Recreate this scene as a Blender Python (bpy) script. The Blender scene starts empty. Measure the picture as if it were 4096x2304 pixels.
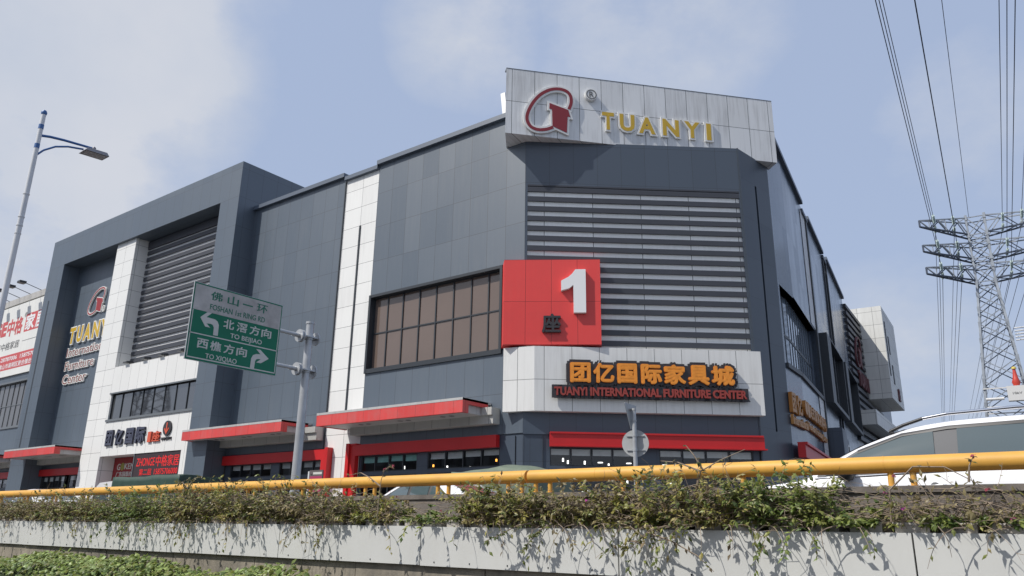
import bpy, bmesh, math, random
from mathutils import Vector, Matrix
R_ = math.radians
rnd = random.Random(11)
scene = bpy.context.scene
C = scene.collection

# ---------------------------------------------------------------- camera
cam_d = bpy.data.cameras.new('camera'); cam = bpy.data.objects.new('camera', cam_d); C.objects.link(cam)
cam_d.sensor_width = 36.0; cam_d.lens = 27.18; cam_d.clip_start = 0.1; cam_d.clip_end = 3000
cam.matrix_world = Matrix(((0.801772, 0.16740457, 0.57370494, 0.0),
                           (0.59746353, -0.24718382, -0.76284828, 0.0),
                           (0.01410629, 0.95439817, -0.29820319, 0.45),
                           (0, 0, 0, 1)))
scene.camera = cam

# ---------------------------------------------------------------- light and exposure
SUN_TO = Vector((-0.43, -0.755, 1.0)).normalized()
SUN_EL = math.asin(SUN_TO.z); SUN_AZ = math.atan2(SUN_TO.x, SUN_TO.y)
sun_d = bpy.data.lights.new('sun', 'SUN'); sun_d.energy = 4.2; sun_d.angle = R_(0.5); sun_d.color = (1.0, 0.955, 0.89)
sun = bpy.data.objects.new('sun', sun_d); C.objects.link(sun)
sun.rotation_euler = (-SUN_TO).to_track_quat('-Z', 'Y').to_euler(); sun.location = (-40, -60, 90)
vs = scene.view_settings; vs.view_transform = 'Standard'; vs.look = 'None'; vs.exposure = 0.0; vs.gamma = 1.0

# ---------------------------------------------------------------- node helper
class NT:
    def __init__(s, tree): s.t = tree; s.n = tree.nodes; s.l = tree.links
    def new(s, typ, ins=None, **props):
        nd = s.n.new(typ)
        for k, v in props.items(): setattr(nd, k, v)
        for k, v in (ins or {}).items():
            sock = nd.inputs[k]
            if hasattr(v, 'is_output') or isinstance(v, bpy.types.NodeSocket): s.l.new(v, sock)
            else: sock.default_value = v
        return nd
    def m(s, op, a, b=0.0, c=None, clamp=False):
        d = {0: a, 1: b}
        if c is not None: d[2] = c
        return s.new('ShaderNodeMath', d, operation=op, use_clamp=clamp).outputs[0]
    def mix(s, f, a, b, bt='MIX'):
        nd = s.new('ShaderNodeMix', data_type='RGBA', blend_type=bt)
        for i, v in ((0, f), (6, a), (7, b)):
            if isinstance(v, bpy.types.NodeSocket): s.l.new(v, nd.inputs[i])
            else: nd.inputs[i].default_value = (*v, 1) if isinstance(v, tuple) and len(v) == 3 else v
        return nd.outputs[2]
    def ramp(s, f, a, b):
        return s.new('ShaderNodeMapRange', {0: f, 1: a, 2: b}, clamp=True).outputs[0]
    def noise(s, vec, scale, detail=3, rough=.55, typ='3D'):
        return s.new('ShaderNodeTexNoise', {'Vector': vec, 'Scale': scale, 'Detail': detail, 'Roughness': rough}, noise_dimensions=typ).outputs[0]
    def scl(s, vec, sc):
        return s.new('ShaderNodeVectorMath', {0: vec, 1: sc}, operation='MULTIPLY').outputs[0]

# ---------------------------------------------------------------- sky
w = bpy.data.worlds.new('World'); scene.world = w; w.use_nodes = True
N = NT(w.node_tree); N.n.clear()
sky = N.new('ShaderNodeTexSky', sky_type='NISHITA', sun_disc=False, sun_elevation=SUN_EL, sun_rotation=SUN_AZ,
            air_density=1.2, dust_density=2.6, ozone_density=1.5, altitude=10)
vec = N.new('ShaderNodeTexCoord').outputs['Generated']
SKY_K = 0.10
def blob(d, r0, r1):
    dd = Vector(d).normalized()
    dt = N.new('ShaderNodeVectorMath', {0: vec, 1: dd}, operation='DOT_PRODUCT').outputs['Value']
    return N.ramp(dt, math.cos(R_(r0)), math.cos(R_(r1)))
BLOBS = [((-.86, .25, .44), 17, 6, 1.0), ((-.90, .30, .30), 16, 5, .95), ((-.79, .34, .51), 9, 4, .95), ((-.72, .22, .66), 16, 6, 1.0),
         ((-.53, .61, .589), 7, 1, .75), ((-.34, .72, .60), 11, 2, .72), ((-.155, .973, .172), 10, 2, .8), ((-.049, .899, .434), 7, 1, .4), ((-.84, .42, .28), 10, 3, .55),
         ((.6, -.6, .45), 45, 10, .7), ((-.6, -.6, .4), 50, 10, .7)]
n1 = N.noise(vec, 2.3, 6, .58); n2 = N.noise(N.scl(vec, (1, 1, 1.7)), 6.5, 9, .64)
tex = N.m('ADD', N.m('MULTIPLY', n1, .65), N.m('MULTIPLY', n2, .35))
mask = 0.0
for d, r0, r1, k in BLOBS:
    mask = N.m('MAXIMUM', mask, N.m('MULTIPLY', blob(d, r0, r1), k))
cl = N.ramp(N.m('ADD', N.m('MULTIPLY', mask, .62), N.m('MULTIPLY', N.m('SUBTRACT', tex, .52), N.m('ADD', .6, N.m('MULTIPLY', mask, 2.6)))), .10, .56)
dens = N.noise(vec, 3.1, 5, .55)
blue = N.new('ShaderNodeMix', data_type='RGBA'); N.l.new(sky.outputs[0], blue.inputs[6])
blue.inputs[0].default_value = .78; blue.inputs[7].default_value = (4.55, 5.50, 7.60, 1)     # hazy veil over the clear sky
cloudc = N.mix(N.ramp(dens, .35, .65), (5.55, 6.05, 7.0), (6.9, 7.05, 7.5))
outc = N.mix(N.m('MULTIPLY', cl, .82), blue.outputs[2], cloudc)
bg = N.new('ShaderNodeBackground', {'Color': outc, 'Strength': SKY_K})
N.l.new(bg.outputs[0], N.new('ShaderNodeOutputWorld').inputs[0])

# ---------------------------------------------------------------- mesh builder
class Fr:                     # a wall frame: u along the wall, v up, w outwards
    def __init__(s, p0, th): a = R_(th); s.o = Vector((p0[0], p0[1], 0)); s.t = Vector((math.cos(a), math.sin(a), 0)); s.n = Vector((math.sin(a), -math.cos(a), 0)); s.th = th
    def __call__(s, u, v, w=0.0): return s.o + s.t * u + s.n * w + Vector((0, 0, v))
W0 = Fr((0, 0), 0)            # plain world frame: u = x, v = z, w = -y
class MB:
    def __init__(s): s.v = []; s.f = []; s.uv = []; s.tint = None
    def face(s, pts, uvs=None):
        b = len(s.v); s.v += [Vector(p) for p in pts]; s.f.append(tuple(range(b, b + len(pts))))
        s.uv.append(uvs or [(0, 0)] * len(pts)); return s
    def rect(s, fr, u0, u1, v0, v1, w=0.0):
        return s.face([fr(u0, v0, w), fr(u1, v0, w), fr(u1, v1, w), fr(u0, v1, w)], [(u0, v0), (u1, v0), (u1, v1), (u0, v1)])
    def wall(s, fr, u0, u1, v0, v1, holes=(), w=0.0, rev=0.0):
        us = sorted({u0, u1, *[x for h in holes for x in h[:2] if u0 < x < u1]}); vs_ = sorted({v0, v1, *[x for h in holes for x in h[2:4] if v0 < x < v1]})
        for a, b in zip(us, us[1:]):
            for c, d in zip(vs_, vs_[1:]):
                mu, mv = (a + b) / 2, (c + d) / 2
                if not any(h[0] < mu < h[1] and h[2] < mv < h[3] for h in holes): s.rect(fr, a, b, c, d, w)
        if rev:
            for h0, h1, g0, g1 in holes:
                z = w - rev
                s.face([fr(h0, g0, w), fr(h0, g0, z), fr(h0, g1, z), fr(h0, g1, w)][::-1], [(w, g0), (z, g0), (z, g1), (w, g1)][::-1])
                s.face([fr(h1, g0, w), fr(h1, g0, z), fr(h1, g1, z), fr(h1, g1, w)], [(w, g0), (z, g0), (z, g1), (w, g1)])
                s.face([fr(h0, g1, w), fr(h1, g1, w), fr(h1, g1, z), fr(h0, g1, z)][::-1], [(h0, w), (h1, w), (h1, z), (h0, z)][::-1])
                s.face([fr(h0, g0, w), fr(h1, g0, w), fr(h1, g0, z), fr(h0, g0, z)], [(h0, w), (h1, w), (h1, z), (h0, z)])
        return s
    def box(s, fr, u0, u1, v0, v1, w0, w1, skip=''):
        P = lambda u, v, w: fr(u, v, w)
        if 'f' not in skip: s.rect(fr, u0, u1, v0, v1, w1)
        if 'b' not in skip: s.face([P(u1, v0, w0), P(u0, v0, w0), P(u0, v1, w0), P(u1, v1, w0)], [(u1, v0), (u0, v0), (u0, v1), (u1, v1)])
        if 'l' not in skip: s.face([P(u0, v0, w0), P(u0, v0, w1), P(u0, v1, w1), P(u0, v1, w0)], [(w0, v0), (w1, v0), (w1, v1), (w0, v1)])
        if 'r' not in skip: s.face([P(u1, v0, w1), P(u1, v0, w0), P(u1, v1, w0), P(u1, v1, w1)], [(-w1, v0), (-w0, v0), (-w0, v1), (-w1, v1)])
        if 't' not in skip: s.face([P(u0, v1, w1), P(u1, v1, w1), P(u1, v1, w0), P(u0, v1, w0)], [(u0, -w1), (u1, -w1), (u1, -w0), (u0, -w0)])
        if 'd' not in skip: s.face([P(u0, v0, w0), P(u1, v0, w0), P(u1, v0, w1), P(u0, v0, w1)], [(u0, w0), (u1, w0), (u1, w1), (u0, w1)])
        return s
    def bar(s, a, b, r0, r1=None, n=8, cap=True, rot=0.0, up=None):
        a, b = Vector(a), Vector(b); r1 = r0 if r1 is None else r1
        d = (b - a); L = d.length; d = d / L if L else Vector((0, 0, 1))
        x = d.cross(up or (Vector((0, 0, 1)) if abs(d.z) < .95 else Vector((1, 0, 0)))).normalized(); y = d.cross(x)
        B = len(s.v)
        for p, r in ((a, r0), (b, r1)):
            for i in range(n):
                t = 2 * math.pi * i / n + rot; s.v.append(p + x * (math.cos(t) * r) + y * (math.sin(t) * r))
        for i in range(n):
            j = (i + 1) % n; s.f.append((B + i, B + n + i, B + n + j, B + j)); s.uv.append([(i / n, 0), (i / n, L), ((i + 1) / n, L), ((i + 1) / n, 0)])
        if cap:
            s.f.append(tuple(B + i for i in range(n))); s.uv.append([(0, 0)] * n)
            s.f.append(tuple(B + n + i for i in reversed(range(n)))); s.uv.append([(0, 0)] * n)
        return s
    def path(s, pts, r, n=6):
        for i in range(len(pts) - 1):
            ra = r(i / (len(pts) - 1)) if callable(r) else r; rb = r((i + 1) / (len(pts) - 1)) if callable(r) else r
            s.bar(pts[i], pts[i + 1], ra, rb, n, cap=(i in (0, len(pts) - 2)))
        return s
    def lathe(s, c, prof, n=16):                    # prof: (r, z)
        c = Vector(c); B = len(s.v); k = len(prof)
        for r, z in prof:
            for i in range(n):
                t = 2 * math.pi * i / n; s.v.append(c + Vector((math.cos(t) * r, math.sin(t) * r, z)))
        for j in range(k - 1):
            for i in range(n):
                a = B + j * n + i; b = B + j * n + (i + 1) % n
                s.f.append((a, b, b + n, a + n)); s.uv.append([(0, 0)] * 4)
        return s
    def hexa(s, q0, q1):                            # two quads (bottom, top) joined
        a = [Vector(p) for p in q0]; b = [Vector(p) for p in q1]
        s.face(a[::-1]); s.face(b)
        for i in range(4):
            j = (i + 1) % 4; s.face([a[i], a[j], b[j], b[i]])
        return s
    def poly(s, fr, loops, w0, d, off=0.0):         # flat shape with thickness, grown by off
        cu = bpy.data.curves.new('t', 'CURVE'); cu.dimensions = '2D'; cu.fill_mode = 'BOTH'; cu.extrude = .5; cu.offset = off
        for lp in loops:
            sp = cu.splines.new('POLY'); sp.points.add(len(lp) - 1); sp.use_cyclic_u = True
            for p, (x, y) in zip(sp.points, lp): p.co = (x, y, 0, 1)
        s._take(cu, fr, lambda x, y: (x, y), w0, d); return s
    def _take(s, cu, fr, fn, w0, d):
        ob = bpy.data.objects.new('t', cu); C.objects.link(ob); dg = bpy.context.evaluated_depsgraph_get()
        me = bpy.data.meshes.new_from_object(ob.evaluated_get(dg)); B = len(s.v)
        for vx in me.vertices:
            u, v = fn(vx.co.x, vx.co.y); s.v.append(fr(u, v, w0 + (d if vx.co.z > 0 else 0)))
        for p in me.polygons: s.f.append(tuple(B + i for i in p.vertices)); s.uv.append([(0, 0)] * len(p.vertices))
        bpy.data.objects.remove(ob); bpy.data.curves.remove(cu); bpy.data.meshes.remove(me)
    def text(s, fr, body, u0, u1, v0, v1, w0, d, off=0.0, fit=0.0, shear=0.0, res=3):
        cjk = any(ord(ch) > 0x2E00 for ch in body); fo = 0.0 if cjk else fit
        def mk(o):
            cu = bpy.data.curves.new('t', 'FONT'); cu.body = body; cu.size = 1; cu.extrude = .5; cu.offset = o; cu.shear = shear; cu.resolution_u = res; return cu
        cu = mk(fo); ob = bpy.data.objects.new('t', cu); C.objects.link(ob); dg = bpy.context.evaluated_depsgraph_get(); dg.update()
        me = bpy.data.meshes.new_from_object(ob.evaluated_get(dg)); xs = [q.co.x for q in me.vertices]; ys = [q.co.y for q in me.vertices]
        bpy.data.objects.remove(ob); bpy.data.curves.remove(cu); bpy.data.meshes.remove(me)
        if not xs: return s
        x0, x1, y0, y1 = min(xs), max(xs), min(ys), max(ys)
        if cjk:                                     # bold by overstriking round a small circle
            x0 -= fit; x1 += fit; y0 -= fit; y1 += fit; k = 10 if off > .05 else 8
            sh = [(0, 0)] + ([(math.cos(2 * math.pi * i / k) * off, math.sin(2 * math.pi * i / k) * off) for i in range(k)] if off > 0 else [])
        else: sh = [(0, 0)]
        for i, (sx_, sy_) in enumerate(sh):
            s._take(mk(0.0 if cjk else off), fr, lambda x, y: (u0 + (x + sx_ - x0) / (x1 - x0) * (u1 - u0), v0 + (y + sy_ - y0) / max(y1 - y0, 1e-3) * (v1 - v0)), w0 - .0007 * i, d + .0)
        return s

WL = {}
def _root_loc(p):
    while p is not None:
        if p in WL: return WL[p]
        p = p.parent
    return Vector((0, 0, 0))
def obj(name, mb, mat, parent=None, smooth=False, label=None, cat=None, group=None, kind=None, merge=False):
    if parent is None:
        xs = [p.x for p in mb.v]; ys = [p.y for p in mb.v]; zs = [p.z for p in mb.v]
        base = Vector(((min(xs) + max(xs)) / 2, (min(ys) + max(ys)) / 2, min(zs)))
        if kind in ('structure', 'stuff'): base = Vector((0, 0, 0))
    else: base = _root_loc(parent)
    me = bpy.data.meshes.new(name); me.from_pydata([tuple(p - base) for p in mb.v], [], mb.f)
    ul = me.uv_layers.new(name='UVMap'); flat = [c for f in mb.uv for uvp in f for c in uvp]; ul.data.foreach_set('uv', flat)
    if mb.tint:
        at = me.color_attributes.new('tint', 'FLOAT_COLOR', 'CORNER'); data = []
        for f, c in zip(mb.f, mb.tint): data += [*c, 1.0] * len(f)
        at.data.foreach_set('color', data)
    if merge:
        bm = bmesh.new(); bm.from_mesh(me); bmesh.ops.remove_doubles(bm, verts=bm.verts, dist=1e-4); bm.to_mesh(me); bm.free()
    if smooth:
        me.polygons.foreach_set('use_smooth', [True] * len(me.polygons))
        if smooth != 'all': me.set_sharp_from_angle(angle=R_(38))
    me.materials.append(mat); o = bpy.data.objects.new(name, me); C.objects.link(o)
    if parent is not None: o.parent = parent
    else: o.location = base; WL[o] = base
    return tag(o, label, cat, group, kind)
def tag(o, label=None, cat=None, group=None, kind=None):
    for k, v in (('label', label), ('category', cat), ('group', group), ('kind', kind)):
        if v: o[k] = v
    return o
def thing(name, label, cat, loc, group=None):
    o = bpy.data.objects.new(name, None); C.objects.link(o); o.location = loc; WL[o] = Vector(loc); o.empty_display_size = .3
    return tag(o, label, cat, group)
def dup(root, loc, label=None, rotz=None):
    r = root.copy(); C.objects.link(r); r.location = loc
    if rotz is not None: r.rotation_euler = (0, 0, rotz)
    if label: r['label'] = label
    WL[r] = Vector(loc)
    for ch in list(root.children):
        c = ch.copy(); C.objects.link(c); c.parent = r
        for g in list(ch.children):
            e = g.copy(); C.objects.link(e); e.parent = c
    return r
# ---------------------------------------------------------------- materials (procedural)
MATS = {}
def mat(name, col, rough=.5, metal=0.0, spec=.5, joints=None, var=0.0, pvar=0.0, streak=0.0, streakcol=(.25, .24, .23), bump=0.0, nscale=3.0,
        emit=None, coat=0.0, tint=False, trans=0.0, wave=0.0, edge=None, dirt=0.0, dirtcol=(.2, .19, .17), ior=1.5, tilt=.012):
    if name in MATS: return MATS[name]
    m = bpy.data.materials.new(name); m.use_nodes = True; k = NT(m.node_tree); k.n.clear()
    out = k.new('ShaderNodeOutputMaterial'); b = k.new('ShaderNodeBsdfPrincipled', {'Roughness': rough, 'Metallic': metal, 'IOR': ior, 'Specular IOR Level': spec})
    k.l.new(b.outputs[0], out.inputs[0])
    tc = k.new('ShaderNodeTexCoord'); ob = tc.outputs['Object']; uv = tc.outputs['UV']
    c = (*col, 1); r = rough
    if tint:
        at = k.new('ShaderNodeVertexColor', layer_name='tint').outputs[0]; c = at
    if var:
        f = k.ramp(k.noise(ob, nscale, 5, .6), .3, .7)
        lo = tuple(x * (1 - var) for x in col); hi = tuple(min(1, x * (1 + var)) for x in col)
        c = k.mix(f, lo, hi) if not tint else k.mix(.5, c, k.mix(f, (.3, .3, .3), (.8, .8, .8)), 'MULTIPLY')
    if dirt:
        f = k.ramp(k.m('ADD', k.noise(ob, 1.3, 6, .65), k.m('MULTIPLY', k.noise(ob, 9, 4, .6), .25)), .55, .85)
        c = k.mix(k.m('MULTIPLY', f, dirt), c, dirtcol)
    if streak:
        sx = k.new('ShaderNodeSeparateXYZ', {0: uv})
        cv = k.new('ShaderNodeCombineXYZ', {0: k.m('MULTIPLY', sx.outputs[0], 3.2), 1: k.m('MULTIPLY', sx.outputs[1], .22), 2: 0.0}).outputs[0]
        f = k.ramp(k.m('MULTIPLY', k.noise(cv, 1.6, 5, .62), k.m('ADD', k.noise(uv, .35, 2), .5)), .46, .78)
        c = k.mix(k.m('MULTIPLY', f, streak), c, streakcol)
    nrm = None
    if joints:
        du, dv, u0, v0, lw, jc = joints
        sx = k.new('ShaderNodeSeparateXYZ', {0: uv}); masks = []; ids = []
        for ax, d, o in ((0, du, u0), (1, dv, v0)):
            if not d: ids.append(0.0); continue
            q = k.m('DIVIDE', k.m('SUBTRACT', sx.outputs[ax], o), d); fr_ = k.m('FRACT', q); ids.append(k.m('FLOOR', q))
            dist = k.m('MULTIPLY', k.m('MINIMUM', fr_, k.m('SUBTRACT', 1.0, fr_)), d)
            masks.append(k.m('LESS_THAN', dist, lw / 2))
        jm = masks[0] if len(masks) == 1 else k.m('MAXIMUM', masks[0], masks[1])
        if pvar:
            cid = k.new('ShaderNodeCombineXYZ', {0: ids[0], 1: ids[1], 2: u0}).outputs[0]
            wn = k.new('ShaderNodeTexWhiteNoise', {'Vector': cid}, noise_dimensions='3D').outputs[0]
            hs = k.new('ShaderNodeHueSaturation', {'Value': k.m('ADD', 1 - pvar, k.m('MULTIPLY', wn, 2 * pvar)), 'Color': c}); c = hs.outputs[0]
            gn = k.new('ShaderNodeNewGeometry').outputs['Normal']; wc = k.new('ShaderNodeTexWhiteNoise', {'Vector': cid}, noise_dimensions='3D').outputs['Color']
            tv = k.scl(k.new('ShaderNodeVectorMath', {0: wc, 1: (.5, .5, .5)}, operation='SUBTRACT').outputs[0], (tilt, tilt, tilt))
            nrm = k.new('ShaderNodeVectorMath', {0: k.new('ShaderNodeVectorMath', {0: gn, 1: tv}, operation='ADD').outputs[0]}, operation='NORMALIZE').outputs[0]
            r = k.m('ADD', rough, k.m('MULTIPLY', k.m('SUBTRACT', wn, .5), .08))
        c = k.mix(jm, c, jc)
    if bump:
        d = {'Strength': bump, 'Distance': .02, 'Height': k.noise(ob, nscale * 6, 4, .6)}
        if nrm is not None: d['Normal'] = nrm
        nrm = k.new('ShaderNodeBump', d).outputs[0]
    if wave:
        d = {'Strength': wave, 'Distance': .03, 'Height': k.noise(uv, .9, 1, .4)}
        if nrm is not None: d['Normal'] = nrm
        nrm = k.new('ShaderNodeBump', d).outputs[0]
    if isinstance(c, tuple): b.inputs['Base Color'].default_value = c
    else: k.l.new(c, b.inputs['Base Color'])
    if not isinstance(r, float): k.l.new(r, b.inputs['Roughness'])
    if nrm is not None: k.l.new(nrm, b.inputs['Normal'])
    if coat: b.inputs['Coat Weight'].default_value = coat; b.inputs['Coat Roughness'].default_value = .04
    if emit: b.inputs['Emission Color'].default_value = (*emit[0], 1); b.inputs['Emission Strength'].default_value = emit[1]
    if trans:
        tr = k.new('ShaderNodeBsdfTranslucent'); (k.l.new(c, tr.inputs[0]) if not isinstance(c, tuple) else None)
        mx = k.new('ShaderNodeMixShader', {0: trans}); k.l.new(b.outputs[0], mx.inputs[1]); k.l.new(tr.outputs[0], mx.inputs[2]); k.l.new(mx.outputs[0], out.inputs[0])
    MATS[name] = m; return m
def glass(name, tintc, refl=.06, rough=.01, wave=0.0):
    m = bpy.data.materials.new(name); m.use_nodes = True; k = NT(m.node_tree); k.n.clear(); MATS[name] = m
    fr_ = k.new('ShaderNodeFresnel', {'IOR': 1.5}).outputs[0]
    tr = k.new('ShaderNodeBsdfTransparent', {'Color': (*tintc, 1)}); gl = k.new('ShaderNodeBsdfGlossy', {'Color': (1, 1, 1, 1), 'Roughness': rough})
    if wave:
        uv = k.new('ShaderNodeTexCoord').outputs['UV']
        k.l.new(k.new('ShaderNodeBump', {'Strength': wave, 'Distance': .03, 'Height': k.noise(uv, 1.1, 1, .4)}).outputs[0], gl.inputs['Normal'])
    mx = k.new('ShaderNodeMixShader', {0: k.m('ADD', fr_, refl, clamp=True)}); k.l.new(tr.outputs[0], mx.inputs[1]); k.l.new(gl.outputs[0], mx.inputs[2])
    k.l.new(mx.outputs[0], k.new('ShaderNodeOutputMaterial').inputs[0]); return m

DK = (.074, .099, .130); JD = (.03, .036, .045)
navy = mat('dark_panel', DK, .44, spec=1.0, joints=(1.175, 2.085, -20.57, 18.97, .022, JD), pvar=.03, streak=.16, streakcol=(.16, .17, .18), wave=.05)
navy_c = mat('dark_corner_panel', (.056, .076, .106), .42, spec=.7, joints=(1.203, 2.085, 0.0, 18.97, .02, JD), pvar=.05, wave=.05)
navy_r = mat('dark_side_panel', (.085, .115, .165), .22, spec=1.0, joints=(.94, 2.085, .3, 18.62, .022, JD), pvar=.09, wave=.09, streak=.1, streakcol=(.16, .17, .18))
navy_low = mat('dark_ground_floor_panel', (.054, .072, .100), .45, spec=.5, joints=(1.9, 1.55, -20.57, 3.35, .015, JD), pvar=.05, var=.1, nscale=.6)
trim = mat('dark_trim', (.075, .10, .14), .48, spec=.9)
dframe = mat('dark_window_frame', (.030, .036, .044), .45)
gframe = mat('grey_window_frame', (.14, .155, .17), .45)
slatm = mat('slat_metal', (.040, .044, .056), .5, spec=.6, var=.08, nscale=.8)
JW = (.16, .16, .16)
white = mat('white_panel', (.76, .76, .74), .42, joints=(1.43, 1.21, -32.525, 19.75, .022, JW), pvar=.02, streak=.20, streakcol=(.48, .47, .45))
white_p = mat('white_pillar_panel', (.76, .76, .74), .42, joints=(1.43, 1.21, -58.075, 19.75, .022, JW), pvar=.02, streak=.10, streakcol=(.5, .49, .47))
white_l = mat('white_entrance_panel', (.76, .76, .74), .42, joints=(1.19, 0, -56.65, 0, .02, JW), pvar=.025, streak=.12, streakcol=(.5, .49, .47))
white_b = mat('white_band_panel', (.74, .74, .72), .42, joints=(1.27, 1.58, .10, 6.97, .024, JW), pvar=.03, streak=.34, streakcol=(.40, .385, .36))
white_t = mat('white_fin_panel', (.66, .66, .63), .45, joints=(1.35, 1.35, .1, 21.5, .03, (.2, .2, .2)), pvar=.05, streak=.3, streakcol=(.4, .39, .36))
backw = mat('slat_backing', (.90, .90, .87), .5, joints=(2.4, 0, .95, 0, .03, (.12, .12, .12)), pvar=.05, streak=.2, streakcol=(.55, .54, .52))
greyp = mat('grey_sign_panel', (.72, .73, .735), .36, joints=(1.17, 1.85, .31, 20.94, .026, (.07, .075, .08)), pvar=.06, streak=.55, streakcol=(.36, .355, .35), wave=.06)
redp = mat('red_sign_panel', (.74, .060, .055), .42, joints=(1.22, 2.07, 1.02, 10.68, .016, (.16, .01, .01)), pvar=.04, streak=.07, streakcol=(.66, .16, .13), dirt=.12, dirtcol=(.40, .06, .05))
redc = mat('red_canopy_panel', (.62, .055, .052), .5, joints=(1.17, 0, -32.3, 0, .014, (.2, .02, .02)), pvar=.08, streak=.16, streakcol=(.42, .26, .25), dirt=.35, dirtcol=(.36, .17, .16))
redf = mat('red_fascia', (.50, .012, .014), .42, var=.08, nscale=.7)
soff = mat('canopy_soffit', (.44, .435, .43), .55, joints=(1.2, 0, .3, 0, .012, (.2, .2, .2)), pvar=.05, var=.1)
tile = mat('grey_stone_tile', (.42, .42, .40), .55, joints=(1.17, 0, -31.5, 0, .02, (.1, .1, .1)), pvar=.06, streak=.2)
brown = mat('bronze_glass', (.150, .112, .094), .05, spec=.85, wave=.02, var=.06, nscale=.3)
skyg = mat('blue_mirror_glass', (.20, .25, .31), .05, spec=1.0, wave=.05)
entg = mat('dark_mirror_glass', (.03, .031, .033), .03, spec=.9, wave=.07, ior=2.0)
shop = glass('shop_glass', (.93, .95, .95), .02)
room = mat('shop_interior', (.05, .05, .054), .8); blind = mat('roller_blind', (.86, .88, .86), .8, var=.06); blindg = mat('green_roller_blind', (.40, .72, .66), .8, var=.1)
curtm = mat('grey_curtain', (.6, .6, .6), .85, joints=(.13, 0, 0, 0, .03, (.12, .12, .12)))
lampw = mat('lamp_white', (.9, .9, .9), .5, emit=((1, .98, .95), 2.2)); lampo = mat('lamp_amber', (.9, .5, .2), .5, emit=((1, .38, .06), 3.0))
steelg = mat('galvanised_steel', (.46, .475, .49), .42, metal=.35, var=.12, nscale=2.5, dirt=.25, dirtcol=(.28, .27, .25))
towerm = mat('tower_steel', (.27, .30, .34), .5, metal=.2, var=.2, nscale=1.5)
darkst = mat('dark_steel', (.055, .07, .10), .5, metal=.3)
lampp = mat('white_pole_paint', (.66, .67, .69), .38, var=.05, nscale=1.2, streak=.2); bluep = mat('blue_pole_paint', (.045, .13, .34), .4)
lampg = mat('lamp_housing', (.26, .255, .27), .5, metal=.2, var=.1)
yel = mat('yellow_paint', (.70, .375, .065), .55, var=.07, nscale=1.7, dirt=.40, dirtcol=(.36, .20, .06), bump=.05)
conc = mat('weathered_concrete', (.15, .13, .115), .9, var=.4, nscale=2.2, bump=.4, dirt=.5, dirtcol=(.06, .055, .05), streak=.4, streakcol=(.28, .25, .22))
concl = mat('stained_concrete', (.30, .265, .21), .9, var=.35, nscale=2.6, bump=.5, dirt=.9, dirtcol=(.075, .07, .06), streak=.75, streakcol=(.10, .095, .085))
sheet = mat('grey_sheet_metal', (.56, .565, .545), .5, metal=.0, var=.04, nscale=.8, streak=.12, streakcol=(.40, .385, .35), wave=.03)
planterm = mat('white_planter_plastic', (.50, .47, .43), .6, var=.15, nscale=4, dirt=.4, dirtcol=(.26, .2, .16)); soil = mat('planter_soil', (.05, .04, .03), .95, var=.3, bump=.6)
asph = mat('asphalt', (.05, .05, .052), .85, var=.15, nscale=4, bump=.2); paver = mat('pavement', (.30, .29, .28), .8, joints=(.6, .6, 0, 0, .012, (.15, .15, .15)), pvar=.08)
grnd = mat('ground', (.12, .12, .11), .9, var=.2, nscale=.2); markm = mat('road_paint', (.7, .7, .68), .6)
roofm = mat('flat_roof', (.22, .22, .22), .9, var=.2)
gsign = mat('green_sign_face', (.014, .165, .095), .5, spec=.25, var=.08, nscale=1.0); gtext = mat('green_lettering', (.012, .15, .09), .45)
wsign = mat('sign_white_film', (.58, .575, .54), .5, var=.05, nscale=4); wold = mat('weathered_white_film', (.47, .45, .43), .6, var=.18, nscale=2.2, dirt=.6, dirtcol=(.22, .20, .19))
gold = mat('gold_letter_face', (.72, .47, .04), .45, joints=(.055, .055, 0, 0, .012, (.35, .22, .02))); orange = mat('orange_letter_face', (.82, .29, .03), .45, var=.12, nscale=6)
crims = mat('crimson_letter_face', (.30, .025, .030), .45); lwhite = mat('white_letter_edge', (.74, .74, .72), .45); maroon = mat('maroon_letter_face', (.30, .045, .035), .5)
black = mat('black_letter', (.035, .032, .036), .45); bronze = mat('bronze_letter', (.46, .22, .06), .45, var=.2, nscale=3); bigw = mat('white_numeral', (.80, .80, .80), .4)
ired = mat('red_letter', (.62, .10, .05), .45); nvl = mat('navy_letter', (.06, .065, .10), .4)
ledb = mat('led_board', (.035, .022, .026), .5); ledr = mat('led_red', (.3, .01, .01), .5, emit=((1, .03, .03), .55))
gokr = mat('red_banner', (.27, .012, .016), .5, var=.1, nscale=1); gokw = mat('banner_white', (.6, .58, .55), .5); goky = mat('lime_dot', (.28, .26, .04), .4)
billw = mat('billboard_vinyl', (.73, .73, .70), .5, joints=(1.2, 0, 0, 0, .012, (.6, .6, .58)), pvar=.01, streak=.1); billr = mat('billboard_red', (.55, .085, .085), .5); billd = mat('billboard_dark', (.12, .12, .12), .5)
pinkm = mat('magenta_sign', (.36, .035, .11), .5); pinkd = mat('sign_header', (.12, .10, .10), .5)
carw = mat('white_car_paint', (.80, .80, .81), .22, coat=1.0); carb = mat('silver_blue_car_paint', (.20, .24, .30), .25, metal=.6, coat=1.0); cardk = mat('black_plastic', (.022, .022, .024), .45)
carg = mat('tinted_car_glass', (.075, .105, .112), .03, spec=.9, coat=1.0); chrome = mat('chrome', (.72, .73, .75), .12, metal=1.0); rubber = mat('tyre_rubber', (.02, .02, .02), .8); rim = mat('alloy_rim', (.5, .5, .52), .3, metal=.9)
pillar_g = mat('grey_door_pillar', (.17, .172, .176), .75, spec=.15)
lens_m = mat('lamp_lens', (.6, .6, .6), .08, spec=1.0); lens_r = mat('tail_lens', (.4, .01, .01), .15)
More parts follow.
